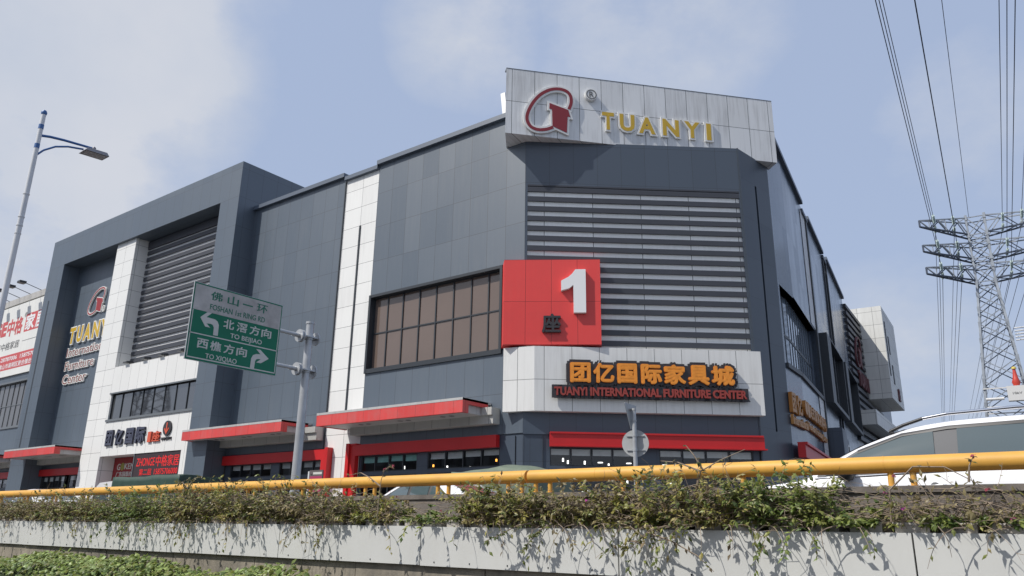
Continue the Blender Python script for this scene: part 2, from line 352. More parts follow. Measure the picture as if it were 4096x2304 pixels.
tarp = mat('green_tarpaulin', (.022, .055, .040), .6, var=.25, nscale=2, bump=.5); tarpl = mat('pale_tarpaulin', (.13, .165, .12), .65, var=.2, nscale=1.5, bump=.5); truckp = mat('truck_bed_paint', (.07, .10, .14), .5)
leafm = mat('leaf', (.1, .1, .03), .45, tint=True, trans=.36); stemm = mat('dry_stem', (.25, .195, .145), .8, var=.35, nscale=8); bractm = mat('magenta_bract', (.45, .03, .20), .6, tint=True, trans=.3)
ceram = mat('glass_insulator', (.50, .60, .58), .15, spec=.8); wirem = mat('cable', (.035, .045, .075), .5); boxw = mat('white_equipment_box', (.66, .66, .65), .4); redk = mat('red_warning_paint', (.55, .06, .04), .45); yelk = mat('yellow_warning_paint', (.65, .5, .1), .45)
flood = mat('floodlight_metal', (.035, .037, .04), .45)
# ---------------------------------------------------------------- frames of the facades
YF = 28.32
FL = Fr((0, YF), 0)                              # main front: u = X
FC = Fr((-20.57, YF), 39.5); LC = 10.83          # splayed corner
P1 = FC(LC, 0); FN = Fr((P1.x, P1.y), 80); LN = 2.9
P2 = FN(LN, 0); FA = Fr((P2.x, P2.y), 94); LA = 3.2
P3 = FA(LA, 0); FB = Fr((P3.x, P3.y), 98.5); LB = 31.3
P4 = FB(LB, 0); FV = Fr((P4.x, P4.y), 94.5); LV = 26.0
mall = thing('furniture_mall', 'large dark panelled furniture mall with white bands, red canopies and a splayed corner', 'mall building', (-30, 40, 0))

# ---------------------------------------------------------------- setting
g = MB()
g.face([(-700, -500, -1.3), (700, -500, -1.3), (700, 7.3, -1.3), (-700, 7.3, -1.3)])
g.face([(-700, 7.3, -1.3), (700, 7.3, -1.3), (700, 7.3, -.02), (-700, 7.3, -.02)])
g.face([(-700, 7.3, -.02), (700, 7.3, -.02), (700, 900, -.02), (-700, 900, -.02)])
obj('ground', g, grnd, kind='structure')
g = MB(); g.face([(-300, -9, -1.27), (300, -9, -1.27), (300, 5.2, -1.27), (-300, 5.2, -1.27)]); obj('underpass_road', g, asph, kind='structure')
g = MB()
for x in range(-120, 60, 9): g.face([(x, -1.9, -1.262), (x + 4, -1.9, -1.262), (x + 4, -1.75, -1.262), (x, -1.75, -1.262)])
g.face([(-300, 4.6, -1.262), (300, 4.6, -1.262), (300, 4.75, -1.262), (-300, 4.75, -1.262)]); obj('underpass_road_marking', g, markm, kind='structure')
g = MB(); g.face([(-300, 7.7, .0), (300, 7.7, .0), (300, 22.5, .0), (-300, 22.5, .0)]); g.face([(-8, 22.5, .0), (60, 22.5, .0), (60, 200, .0), (-8, 200, .0)]); obj('frontage_road', g, asph, kind='structure')
g = MB()
for x in range(-120, 60, 6): g.face([(x, 12.0, .006), (x + 3, 12.0, .006), (x + 3, 12.14, .006), (x, 12.14, .006)])
obj('frontage_road_marking', g, markm, kind='structure')
g = MB(); g.box(W0, -300, -8.5, -.02, .13, -28.9, -22.5, 'db'); g.box(W0, -11.5, -8.5, -.02, .13, -130, -28.9, 'db'); obj('pavement', g, paver, kind='structure')

# ---------------------------------------------------------------- mall: walls
holeW = (-31.05, -21.95, 8.57, 12.66)
a = MB(); a.wall(FL, -31.17, -20.57, 4.6, 20.8, [holeW], rev=.35); obj('front_wall', a, navy, mall)
a = MB(); a.wall(FL, -43.2, -34.08, 4.55, 20.8); obj('front_wall', a, navy, mall)
a = MB(); a.wall(FL, -100, -70.6, 4.6, 20.1, [(-87.5, -72.0, 8.4, 12.4)], rev=.3); obj('front_wall', a, navy, mall)
a = MB(); a.wall(FL, -68.1, -45.2, 0, 21.5, [(-67.9, -59.9, .1, 3.96)], w=0.0); obj('recess_wall', a, navy, mall)
a = MB(); a.wall(FL, -34.03, -31.17, 0, 20.56, w=-.04); a.face([FL(-31.17, 0, -.04), FL(-31.17, 0, 0), FL(-31.17, 20.56, 0), FL(-31.17, 20.56, -.04)]); obj('white_strip', a, white, mall)
a = MB(); a.box(FL, -32.56, -32.45, 6.5, 17.32, -.035, .012, 'b'); a.box(FL, -34.09, -34.02, 0, 20.56, -.04, .03, 'b'); obj('strip_groove', a, dframe, mall)
for fr, u0, u1, z0, z1, p in ((FL, -31.2, -20.57, 20.8, 21.06, .22), (FL, -43.1, -34.06, 20.8, 21.06, .22), (FL, -34.05, -31.21, 20.58, 20.82, .16), (FB, -LA - .1, 7.2, 20.96, 21.2, .2), (FB, 9.5, 17.2, 20.76, 21.0, .2), (FB, 19.2, 31.2, 20.96, 21.2, .2), (FB, 7.25, 9.45, 20.45, 20.7, .14), (FB, 17.3, 19.1, 20.5, 20.75, .14)):
    a = MB(); a.box(fr, u0, u1, z0, z1, -.3, p); obj('cornice', a, trim, mall)
a = MB(); a.box(FL, -100, -70.8, 20.1, 20.7, -.3, .14); obj('parapet_band', a, mat('grey_parapet_stone', (.46, .45, .43), .6, joints=(2.4, 0, 0, 0, .02, (.25, .25, .25)), streak=.6, streakcol=(.25, .24, .22), var=.1), mall)
# corner walls
a = MB(); a.wall(FC, 0, LC, 4.55, 19.17, [(.12, 10.72, 8.5, 16.78)], rev=.13); obj('corner_wall', a, navy_c, mall)
a = MB(); a.wall(FN, 0, LN, 0, 19.17, [(1.42, 1.58, 5.0, 17.55)], rev=.12); a.box(FC, LC - .06, LC + .01, 0, 19.18, -.1, .03); obj('corner_wall', a, mat('dark_chamfer_panel', (.050, .064, .082), .40, spec=.6, joints=(1.45, 2.085, 0, 17.6, .02, JD), pvar=.04, wave=.05), mall)
a = MB(); a.rect(FN, 1.42, 1.58, 5.0, 17.55, -.12); obj('wall_slot', a, dframe, mall)
a = MB(); a.rect(FC, .1, 10.74, 8.48, 16.8, -.09); obj('slat_backing', a, backw, mall)
a = MB(); zt = 16.68
for i in range(16): a.box(FC, .12, 10.72, zt - .515 * i - .27, zt - .515 * i - .02, -.085, .0, 'b')
a.box(FC, .12, 10.72, 16.70, 16.78, -.09, .004, 'b')
obj('louvre', a, slatm, mall)
# right-hand facade
hA = [(.3, 9.9, 8.55, 12.65)]; hB = [(-9.9, 8.35, 8.55, 12.75)]
a = MB(); a.wall(FA, 0, LA, 0, 20.96, hA); obj('side_wall', a, navy_r, mall)
a = MB(); a.wall(FB, 0, LB, 0, 20.96, [(-9.9, 8.35, 8.55, 12.75), (11.9, 19.4, 8.7, 12.9), (23.1, 30.8, 8.8, 13.1), (17.5, 19.1, 13, 20.5)], rev=.0)
for u in (8.35,): a.face([FB(u, 8.55, 0), FB(u, 8.55, -.5), FB(u, 12.75, -.5), FB(u, 12.75, 0)])
a.face([FA(.3, 8.55, 0), FA(.3, 12.65, 0), FA(.3, 12.65, -.5), FA(.3, 8.55, -.5)])
obj('side_wall', a, navy_r, mall)
sidestrip = (mat('pale_side_strip', (.60, .60, .60), .4, joints=(1.0, 1.21, 6.65, 19.75, .022, JW), pvar=.04, streak=.3))
for z0, z1 in ((12.85, 20.5), (0, 8.4)): a = MB(); a.wall(FB, 6.65, 8.65, z0, z1, w=.03); obj('white_strip', a, sidestrip, mall)
a = MB(); a.box(FB, 8.72, 9.15, 0, 20.6, -.02, .10, 'b'); a.box(FB, 17.4, 17.6, 0, 20.7, -.02, .10, 'b'); a.box(FB, 18.9, 19.2, 0, 20.7, -.02, .12, 'b'); obj('downpipe', a, dframe, mall)
a = MB(); a.rect(FB, 17.5, 19.1, 12.9, 20.5, -.35)
for i in range(36): a.box(FB, 17.7, 18.9, 13.1 + i * .2, 13.18 + i * .2, -.35, -.25, 'b')
obj('side_slot', a, darkst, mall)
# louvred rear bay
a = MB(); a.wall(FV, 0, LV, 0, 20.6); obj('louvre_wall', a, mat('pale_louvre_wall', (.30, .32, .34), .4, var=.1), mall)
a = MB()
for i in range(19): a.box(FV, -.15, 17 if i > 11 else 9.2, 20.5 - i * .66 - .32, 20.5 - i * .66, .02, .28, 'b')
obj('louvre', a, slatm, mall)
a = MB(); a.box(FV, 7.8, 17.2, 12.9, 22.0, -.5, 2.3); obj('white_fin', a, white_t, mall)
a = MB(); a.box(FV, 8.6, 9.0, 15.2, 20.6, 2.28, 2.36, 'b'); a.box(FV, 10.2, 10.7, 17.6, 19.4, 2.28, 2.36, 'b'); a.box(FV, 10.8, 11.3, 14.7, 16.6, 2.28, 2.36, 'b'); obj('fin_slot', a, dframe, mall)
a = MB(); a.box(FV, 1.2, 16, 9.7, 11.0, .02, 1.55); obj('side_canopy', a, white_t, mall)
a = MB()
for i in range(9): a.box(FV, 3.2 + i * .9, 3.55 + i * .9, 5.5, 9.3, .02, .10, 'b')
obj('side_window', a, skyg, mall)
# roof and back
a = MB(); ro = [FL(-100, 20.3), FL(-20.57, 20.3)]
a.face([FL(-100, 20.3, -.2), FL(-20.6, 20.3, -.2), Vector((-19.5, 40, 20.3)), FA(0, 20.3, -.3), FB(0, 20.3, -.3), FB(LB, 20.3, -.2), FV(LV, 20.3, -.2), Vector((-100, 98, 20.3))])
a.face([FC(0, 19.0, -.01), FC(LC, 19.0, -.01), FN(LN, 19.0, -.01), Vector((-19.5, 40, 19.0))])
a.face([FV(LV, 0, 0), Vector((-100, 98, 0)), Vector((-100, 98, 20.3)), FV(LV, 20.3, 0)]); a.face([Vector((-100, 98, 0)), Vector((-100, YF, 0)), Vector((-100, YF, 20.3)), Vector((-100, 98, 20.3))])
a.face([FL(-20.57, 19.0, 0), FL(-20.57, 20.96, 0), FL(-20.57, 20.96, -6), FL(-20.57, 19.0, -6)]); a.face([FA(0, 19, 0), FA(0, 20.96, 0), FA(0, 20.96, -6), FA(0, 19, -6)])
obj('roof', a, roofm, mall)
# portal frame
a = MB()
PX0, PX1, OX0, OX1 = -70.72, -43.15, -68.0, -45.28; PW = 1.37; OT = 21.47
a.box(FL, PX0, OX0, 0, 24.0, 0, PW, 'bd'); a.box(FL, OX1, PX1, 0, 24.0, 0, PW, 'bd'); a.box(FL, OX0, OX1, OT, 24.0, 0, PW, 'blr')
a.box(FL, PX0, PX1, 20.0, 24.0, -9, 0, 'fd')
obj('portal_frame', a, mat('portal_panel', DK, .44, spec=1.0, joints=(1.175, 2.085, -43.15, 21.45, .018, JD), pvar=.025, wave=.05), mall)
a = MB(); a.box(FL, -69.75, -69.55, 6.2, 18.5, PW, PW + .012, 'b'); obj('portal_slot', a, dframe, mall)
a = MB(); a.box(FL, -59.5, -56.65, 0, OT, 0, 1.12, 'bd'); obj('white_pillar', a, white_p, mall)
a = MB(); a.box(FL, -56.65, OX1, 4.95, 11.35, .05, 1.12, 'fb'); a.wall(FL, -56.65, OX1, 4.95, 11.35, [(-56.45, -45.3, 7.52, 9.34)], w=1.12, rev=.22); a.box(FL, -46.32, OX1, 0, 4.95, .05, 1.12, 'bt'); obj('entrance_wall', a, white_l, mall)
a = MB()
for i in range(17): a.box(FL, -56.62, OX1, 20.62 - .53 * i - .30, 20.62 - .53 * i, .025, .12, 'b')
a.box(FL, -56.62, OX1, 20.78, 21.4, .01, .15, 'b')
obj('louvre', a, slatm, mall)
a = MB(); a.wall(FL, -56.62, OX1, 11.3, 21.4, w=.015); obj('slat_backing', a, mat('recess_backing', (.60, .60, .60), .5, var=.1, nscale=.6), mall)
# white corner band (three faces wrapping the corner)
BA = Vector((-21.42, 27.90, 0)); BB = FC(.47, 0, .40); BC = FC(10.98, 0, .40)
dv = BB - BA; FBL = Fr((BA.x, BA.y), math.degrees(math.atan2(dv.y, dv.x))); LBL = dv.length; FBC = Fr((BB.x, BB.y), 39.5); LBC = (BC - BB).length
a = MB(); z0, z1 = 5.54, 8.50
a.face([FBL(0, z0), FBL(LBL, z0), FBL(LBL, z1), FBL(0, z1)], [(-LBL - .35, z0), (-.35, z0), (-.35, z1), (-LBL - .35, z1)])
a.face([FBC(0, z0), FBC(LBC, z0), FBC(LBC, z1), FBC(0, z1)], [(-.35, z0), (LBC - .35, z0), (LBC - .35, z1), (-.35, z1)])
e0 = Vector((BA.x, YF + .02, 0)); e1 = FC(10.98, 0, -.02); zz = Vector((0, 0, 1))
for q in ((e0, BA), (BC, e1)): a.face([q[0] + zz * z0, q[1] + zz * z0, q[1] + zz * z1, q[0] + zz * z1], [(0, z0), (.42, z0), (.42, z1), (0, z1)])
mid = FC(0, 0, -.02)
for z in (z0, z1):
    a.face([p + zz * z for p in (e0, BA, BB, mid)]); a.face([p + zz * z for p in (mid, BB, BC, e1)])
obj('white_band', a, white_b, mall)

# ---------------------------------------------------------------- mall: windows
def window(fr, u0, u1, z0, z1, cols, rows, gm, fm, parent, w=-.1, ft=.06, edge=.0, blindm=None, bh=.3, name='window', curt=False):
    f = MB()
    for c in cols: f.box(fr, c - ft / 2, c + ft / 2, z0, z1, w - .05, w + .05, 'b')
    for r in rows: f.box(fr, u0, u1, r - ft / 2, r + ft / 2, w - .05, w + .042, 'b')
    for q in ((u0, u1, z0, z0 + ft), (u0, u1, z1 - ft, z1)): f.box(fr, *q, w - .05, w + .055, 'b')
    for q in ((u0, u0 + ft, z0, z1), (u1 - ft, u1, z0, z1)): f.box(fr, *q, w - .05, w + .06, 'b')
    if edge:
        e = edge
        for q in ((u0 - .02, u1 + .02, z0 - e, z0 + .03), (u0 - .02, u1 + .02, z1 - .03, z1 + .12)): f.box(fr, *q, w, .10, 'b')
        for q in ((u0 - .12, u0 + .03, z0 - e, z1 + .12), (u1 - .03, u1 + .12, z0 - e, z1 + .12)): f.box(fr, *q, w, .11, 'b')
    o = obj(name, f, fm, parent)
    p = MB(); cs_ = [u0] + list(cols) + [u1]; rs_ = [z0] + list(rows) + [z1]
    for c0, c1 in zip(cs_, cs_[1:]):
        for r0, r1 in zip(rs_, rs_[1:]):
            j = [w + rnd.uniform(-.006, .006) for _ in range(3)]; j.append(j[0] + j[2] - j[1])
            p.face([fr(c0, r0, j[0]), fr(c1, r0, j[1]), fr(c1, r1, j[2]), fr(c0, r1, j[3])], [(c0, r0), (c1, r0), (c1, r1), (c0, r1)])
    obj('pane', p, gm, o)
    if blindm:
        p = MB(); cs = [u0] + list(cols) + [u1]
        for c0, c1 in zip(cs, cs[1:]):
            p.rect(fr, c0 + .06, c1 - .06, z1 - bh * rnd.uniform(.92, 1.12), z1 - .03, w - .09)
        obj('blind', p, blindm, o)
    if curt:
        n = 26
        for c0, c1 in curt:
            p = MB()
            for i in range(n):
                ua, ub = c0 + (c1 - c0) * i / n, c0 + (c1 - c0) * (i + 1) / n; wa, wb = w - .2 + .05 * (i % 2), w - .2 + .05 * ((i + 1) % 2)
                p.face([fr(ua, z0, wa), fr(ub, z0, wb), fr(ub, z1, wb), fr(ua, z1, wa)])
            obj('curtain', p, curtm, o)
    return o
window(FL, -31.05, -21.95, 8.57, 12.66, [-29.98, -28.83, -27.61, -26.42, -25.22, -24.03, -22.93], [10.62], brown, dframe, mall, w=-.28, ft=.07, edge=.2)
window(FL, -56.45, -45.3, 7.52, 9.34, [-56.45 + 1.39 * i for i in range(1, 8)], [], entg, dframe, mall, w=.95, ft=.05)
a = MB(); a.box(FL, -56.6, -45.3, 7.36, 7.52, 1.0, 1.2); a.box(FL, -56.6, -45.3, 9.34, 9.44, 1.0, 1.2); obj('window_ledge', a, gframe, mall)
window(FL, -87.5, -72.0, 8.4, 12.4, [-87.5 + 1.03 * i for i in range(1, 15)], [10.34], mat('smoky_glass', (.11, .11, .115), .1, spec=.8, wave=.03), gframe, mall, w=-.2, ft=.06, edge=.15)
f = MB()
for u in [0.45 + .98 * i for i in range(0, 3)]: f.box(FA, u - .05, u + .05, 8.55, 12.65, -.45, -.415)
for u in [.25 + .88 * i for i in range(0, 10)]: f.box(FB, u - .06, u + .06, 8.55, 12.75, -.45, -.415)
f.box(FA, .3, LA, 10.35, 10.5, -.45, -.41); f.box(FB, 0, 8.35, 10.35, 10.5, -.45, -.41); f.box(FA, .25, LA - .04, 8.32, 8.55, -.9, .12); f.box(FB, .0, 8.5, 8.32, 8.55, -.9, .12); f.box(FB, 8.35, 8.55, 8.32, 12.8, -.3, .12)
o = obj('window', f, dframe, mall)
p = MB(); p.rect(FA, .3, LA + .05, 8.55, 12.65, -.44); p.rect(FB, 0, 8.35, 8.55, 12.75, -.44); obj('pane', p, skyg, o)
for u0, u1, z0, z1 in ((11.9, 19.4, 8.7, 12.9), (23.1, 30.8, 8.8, 13.1)):
    f = MB()
    for q in ((u0 - 1.8, u0 + .05, z0 - .25, z1 + .1), (u1 - .05, u1 + .2, z0 - .25, z1 + .1)): f.box(FB, *q, -.6, .5)
    f.box(FB, u0, u1, z1, z1 + .1, -.6, .5); f.box(FB, u0, u1, z0 - .25, z0, -.6, .5)
    for i in range(1, 8): f.box(FB, u0 + (u1 - u0) * i / 8 - .05, u0 + (u1 - u0) * i / 8 + .05, z0, z1, -.46, -.42)
    f.box(FB, u0, u1, (z0 + z1) / 2 - .08, (z0 + z1) / 2 + .02, -.46, -.415)
    o = obj('window', f, dframe, mall); p = MB(); p.rect(FB, u0, u1, z0, z1, -.45); obj('pane', p, skyg, o)

# ---------------------------------------------------------------- mall: ground floor
def interior(fr, u0, u1, depth=7.5):
    a = MB(); P = lambda u, v, w: fr(u, v, w)
    a.face([P(u0, .14, -.3), P(u1, .14, -.3), P(u1, .14, -depth), P(u0, .14, -depth)]); a.face([P(u0, 4.5, -.12), P(u0, 4.5, -depth), P(u1, 4.5, -depth), P(u1, 4.5, -.12)])
    a.face([P(u0, .14, -depth), P(u1, .14, -depth), P(u1, 4.5, -depth), P(u0, 4.5, -depth)]); a.face([P(u0, .14, 0), P(u0, .14, -depth), P(u0, 4.5, -depth), P(u0, 4.5, 0)]); a.face([P(u1, .14, 0), P(u1, 4.5, 0), P(u1, 4.5, -depth), P(u1, .14, -depth)])
    obj('shop_room', a, room, mall)
def bay(fr, u0, u1, wins, redtop, redb=4.02, glassm=shop, bl=blind, low=True, curt=None):
    holes = [(w0, w1, 3.18, redb - .02) for w0, w1, _ in wins] + [(w0, w1, .25, 3.0) for w0, w1, _ in wins]
    a = MB(); a.wall(fr, u0, u1, 0, 4.62, holes, w=-.06, rev=.14); obj('ground_floor_wall', a, navy_low, mall)
    for i, (w0, w1, n) in enumerate(wins):
        cols = [w0 + (w1 - w0) * k / n for k in range(1, n)]
        b = blindg if (bl == 'mix' and i == 0) else (blind if bl else None)
        window(fr, w0, w1, 3.18, redb - .02, cols, [], glassm, dframe, mall, w=-.14, ft=.05, blindm=b, bh=.32, name='shop_window', curt=(curt[i] if curt else False))
        window(fr, w0, w1, .25, 3.0, cols, [], glassm, dframe, mall, w=-.14, ft=.05, name='shop_window', curt=(curt[i] if curt else False))
# bay under the big canopy
bay(FL, -31.17, -20.57, [(-31.05, -27.05, 4), (-26.35, -21.9, 4)], 4.56, bl='mix')
interior(FL, -31.15, -21.0)
a = MB(); a.box(FL, -31.8, -21.9, 4.02, 4.57, -.02, .24); a.box(FL, -31.8, -31.22, .1, 4.02, -.02, .24, 't'); a.box(FL, -31.86, -31.62, .1, 4.66, -.02, .34); a.box(FL, -31.62, -31.1, 4.57, 4.64, -.02, .30); obj('red_surround', a, redf, mall)
bay(FL, -43.15, -34.03, [(-42.6, -38.6, 4), (-37.85, -33.98, 4)], 4.5, 3.95, curt=[None, [(-37.8, -36.9), (-36.2, -34.1)]])
interior(FL, -43.1, -34.05)
a = MB(); a.box(FL, -43.1, -33.36, 3.93, 4.47, -.02, .24); a.box(FL, -33.92, -33.36, .1, 3.93, -.02, .24, 't'); a.box(FL, -33.55, -33.30, .1, 4.55, -.02, .34); obj('red_surround', a, redf, mall)
for (w0, w1, n) in ((-67.8, -64.0, 4), (-63.35, -60.0, 3)):
    cols = [w0 + (w1 - w0) * k / n for k in range(1, n)]; window(FL, w0, w1, .2, 3.93, cols, [3.05], shop, dframe, mall, w=-.1, ft=.06, blindm=blind, bh=.36, name='shop_window')
interior(FL, -67.9, -59.9)
a = MB(); a.box(FL, -67.95, -59.5, 3.95, 4.45, .0, .24, 'b'); obj('red_surround', a, redf, mall)
bay(FL, -100, -70.6, [(-84, -79, 4), (-78, -73, 4)], 4.45, 3.95); interior(FL, -99, -71)
a = MB(); a.box(FL, -86, -71.6, 3.95, 4.45, -.02, .24, 'b'); obj('red_surround', a, redf, mall)
# corner shop front
bay(FC, 0, LC, [(1.22, 5.0, 4), (6.15, 10.45, 4)], 4.6, 4.0); interior(FC, .9, LC - .1)
a = MB(); a.box(FC, 1.2, 10.88, 4.04, 4.56, -.02, .28); a.box(FC, 1.2, 10.84, 4.56, 4.64, -.02, .34); a.box(FC, 1.2, 10.98, 4.0, 4.06, -.02, .33); obj('red_surround', a, redf, mall)
a = MB(); a.box(FB, -LA - .1, 9.5, 3.9, 4.5, .0, .35); a.box(FB, -LA - .1, 9.5, 4.5, 4.62, .0, .45); obj('red_surround', a, redf, mall)
a = MB(); a.box(FB, 8.9, 11.2, 0, 6.7, .02, .9); a.box(FB, 11.2, 16.9, 5.3, 6.7, .02, .5); obj('side_porch', a, navy_low, mall)
# pendant lamps glimpsed in the shop
def pend(fr, u, z, w, m=lampw, h=.16, disc=False):
    global PEND
    t = MB(); c = fr(u, z, w)
    if disc: t.lathe(c, [(0, .05), (.12, .04), (.13, 0), (0, 0)], 10)
    else: t.lathe(c, [(0, h), (.04, h), (.045, 0), (0, 0)], 8)
    return obj('pendant_lamp', t, m)
lampspots = [(FC, u, z, w, d) for u, z, w, d in ((1.35, 3.45, -1.5, 0), (2.05, 3.55, -2.2, 0), (2.35, 3.5, -2.8, 0), (3.05, 3.42, -2.0, 0), (3.95, 3.58, -3.0, 1), (4.15, 3.30, -1.8, 0), (5.3, 3.55, -2.8, 1), (6.9, 3.45, -2.2, 1), (1.6, 2.3, -2.2, 0), (2.2, 2.55, -3.0, 0), (3.0, 2.05, -2.5, 0), (3.15, 1.85, -2.4, 0), (3.35, 2.15, -3.4, 0), (3.6, 1.8, -2.6, 0), (4.5, 1.9, -2.5, 0), (5.2, 2.6, -2.8, 0), (7.2, 2.5, -2.4, 0), (7.9, 2.4, -2.8, 1))] + \
            [(FL, u, z, w, d) for u, z, w, d in ((-30.6, 3.2, -1.4, 0), (-29.6, 3.42, -1.8, 0), (-29.3, 3.2, -1.8, 0), (-28.1, 3.15, -1.6, 0), (-27.2, 3.4, -2.5, 0), (-27.0, 3.3, -2.2, 0), (-24.9, 3.22, -1.6, 0), (-25.6, 2.4, -1.6, 0))]
for fr, u, z, w_, d in lampspots:
    o = pend(fr, u, z, w_, disc=bool(d))
    wing = 'behind the corner shop glass' if fr is FC else 'behind the shop glass under the big red canopy'
    o['label'] = ('small round white ceiling lamp ' if d else 'small white cylinder lamp hanging ') + wing; o['category'] = 'lamp'; o['group'] = ('disc lamps ' if d else 'cylinder lamps ') + wing
for fr, u, z, w_, wing in ((FL, -27.9, 3.5, -2.2, 'behind the green blinded shop window'), (FL, -23.6, 3.6, -2.0, 'behind the shop window left of the corner'), (FC, 6.4, 1.75, -1.2, 'low behind the right corner shop window')):
    o = pend(fr, u, z, w_, lampo, .12); tag(o, 'glowing amber pendant lamp ' + wing, 'lamp')

# ---------------------------------------------------------------- mall: canopies
def canopy(x0, x1, y0, z0, z1, xr, xw0, parent=mall):
    d = YF - y0
    a = MB(); a.box(FL, x0, x1, z0, z1, d - .18, d, 't'); a.box(FL, x0, x0 + .12, z0, z1, .05, d - .18, 'tb')
    a.box(FL, x1 - .12, x1, z1 - .26, z1, .25, d - .18, 'tb'); a.box(FL, x1 - .12, x1, z0, z1 - .26, d - .42, d - .18, 't')
    o = obj('canopy', a, redc, parent)
    s = MB(); s.box(FL, x0 + .12, x1 - .14, z0 + .03, z1 - .1, .02, d - .18); s.box(FL, x0, x1, z1 - .1, z1 + .015, .02, d + .01, 'd'); obj('canopy_slab', s, soff, o)
    t = MB(); t.box(FL, xw0, xr, z0 - .36, z0 + .03, .0, .5); t.box(FL, x1 - .1, xr, z0 + .03, z1 - .27, .0, .62); obj('canopy_bracket', t, tile, o)
    for i in range(3):
        u = x0 + (x1 - x0) * (.24 + .28 * i)
        for k in range(2): r = MB(); r.lathe(FL(u + .0 + .55 * k, z0 + .022, d * .55), [(0, 0), (.13, 0), (.14, .006), (.14, .012)], 14); obj('downlight', r, dframe, o)
canopy(-32.32, -22.4, 26.25, 5.41, 6.06, -21.9, -31.45)
canopy(-44.85, -35.22, 26.25, 5.34, 5.96, -34.15, -43.15)
canopy(-68.45, -59.95, 25.5, 5.18, 5.78, -59.5, -68.0)
canopy(-86.0, -72.9, 25.5, 5.18, 5.78, -72.4, -86.0)

# ---------------------------------------------------------------- unseen buildings added across the underpass road for the cladding to mirror
def across(name, label, x0, x1, y0, y1, h, m, st):
    t = thing(name, label, 'building', ((x0 + x1) / 2, (y0 + y1) / 2, -1.3)); a = MB(); F = Fr((0, y1), 180)
    a.box(W0, x0, x1, -1.3, h, -y1, -y0); obj('wall', a, m, t); a = MB(); a.box(W0, x0 - .3, x1 + .3, h, h + .5, -y1 - .3, -y0 + .3); obj('roof', a, roofm, t)
    z = 1.5
    while z < h - 2:
        a = MB(); x = x0 + 1.5
        while x < x1 - 2.5: a.box(F, -x - 2, -x, z, z + 1.6, .0, .05, 'b'); x += 3.6
        obj('window_row', a, entg, t); z += st
across('reflection_apartments', 'brown apartment block added unseen across the underpass road for the cladding to reflect', -235, -150, -75, -52, 22, mat('brown_render', (.16, .13, .11), .8, var=.2), 3.1)
across('reflection_offices', 'grey office block added unseen across the underpass road for the cladding to reflect', -140, -60, -72, -50, 17, mat('grey_render', (.14, .14, .14), .8, var=.2), 3.3)
across('reflection_hall', 'low dark hall added unseen across the underpass road for the cladding to reflect', -50, 40, -70, -46, 13, mat('dark_render', (.11, .11, .115), .8, var=.2), 4.0)
# ---------------------------------------------------------------- signs on the mall
def letters(parent, fr, chars, slots, v0, v1, w0, d, face_m, edge_m, off=.02, eo=.03, name='letter', shear=0.0, fit=None):
    for ch, (u0, u1) in zip(chars, slots):
        e = MB(); e.text(fr, ch, u0, u1, v0, v1, w0, d, off + eo, off if fit is None else fit, shear)
        f = MB(); f.text(fr, ch, u0, u1, v0, v1, w0 + d, .012, off, off if fit is None else fit, shear); f.uv = [[(fr_uv(fr, f.v[i])) for i in fc] for fc in f.f]
        o = obj(name, e, edge_m, parent); obj('letter_face', f, face_m, o)
def fr_uv(fr, p): q = p - fr.o; return (q.dot(fr.t), p.z)
def even(u0, u1, n, gap): wd = (u1 - u0 - gap * (n - 1)) / n; return [(u0 + i * (wd + gap), u0 + i * (wd + gap) + wd) for i in range(n)]
# ---- roof sign
SA = Vector((-20.86, 26.99, 0)); FS = Fr((SA.x, SA.y), 48.0); LS = 14.62
rs = thing('roof_sign', 'grey panelled rooftop sign box carrying the red ring emblem and golden capital letters', 'roof sign', FS(LS / 2, 19.13, -.8))
a = MB(); bk = Vector((-.57, .82, 0)) * 1.75; A0, A1 = FS(0, 0), FS(LS, 0); B0, B1 = A0 + bk, FS(LS, 0, -1.25); zv = Vector((0, 0, 1))
a.rect(FS, 0, LS, 19.13, 22.80); a.face([B0 + zv * 19.13, A0 + zv * 19.13, A0 + zv * 22.8, B0 + zv * 22.8], [(-1.7, 19.13), (0, 19.13), (0, 22.8), (-1.7, 22.8)]); a.face([A1 + zv * 19.13, B1 + zv * 19.13, B1 + zv * 22.8, A1 + zv * 22.8], [(0, 19.13), (1.2, 19.13), (1.2, 22.8), (0, 22.8)])
a.face([B1 + zv * 19.13, B0 + zv * 19.13, B0 + zv * 22.8, B1 + zv * 22.8]); a.face([A0 + zv * 22.8, A1 + zv * 22.8, B1 + zv * 22.8, B0 + zv * 22.8]); a.face([B0 + zv * 19.13, B1 + zv * 19.13, A1 + zv * 19.13, A0 + zv * 19.13], [(-1, -1.5), (LS, -1.2), (LS, 0), (0, 0)])
obj('sign_box', a, greyp, rs)
a = MB(); a.box(FS, .0, LS, 22.79, 22.815, -.4, .012); obj('sign_trim', a, gframe, rs)
def ring(pts, hw, closed=False):
    L, Rr = [], []
    for i, p in enumerate(pts):
        a_ = Vector(pts[max(0, i - 1)]); b_ = Vector(pts[min(len(pts) - 1, i + 1)]); t = (b_ - a_).normalized(); n_ = Vector((-t.y, t.x))
        L.append(Vector(p) + n_ * hw); Rr.append(Vector(p) - n_ * hw)
    return [tuple(q) for q in L] + [tuple(q) for q in reversed(Rr)]
def catm(P, k=6):
    o = []
    for i in range(len(P) - 1):
        p0, p1, p2, p3 = P[max(0, i - 1)], P[i], P[i + 1], P[min(len(P) - 1, i + 2)]
        for j in range(k):
            t = j / k; o.append(tuple(.5 * (2 * p1[q] + (p2[q] - p0[q]) * t + (2 * p0[q] - 5 * p1[q] + 4 * p2[q] - p3[q]) * t * t + (3 * p1[q] - p0[q] - 3 * p2[q] + p3[q]) * t ** 3) for q in (0, 1)))
    o.append(P[-1]); return o
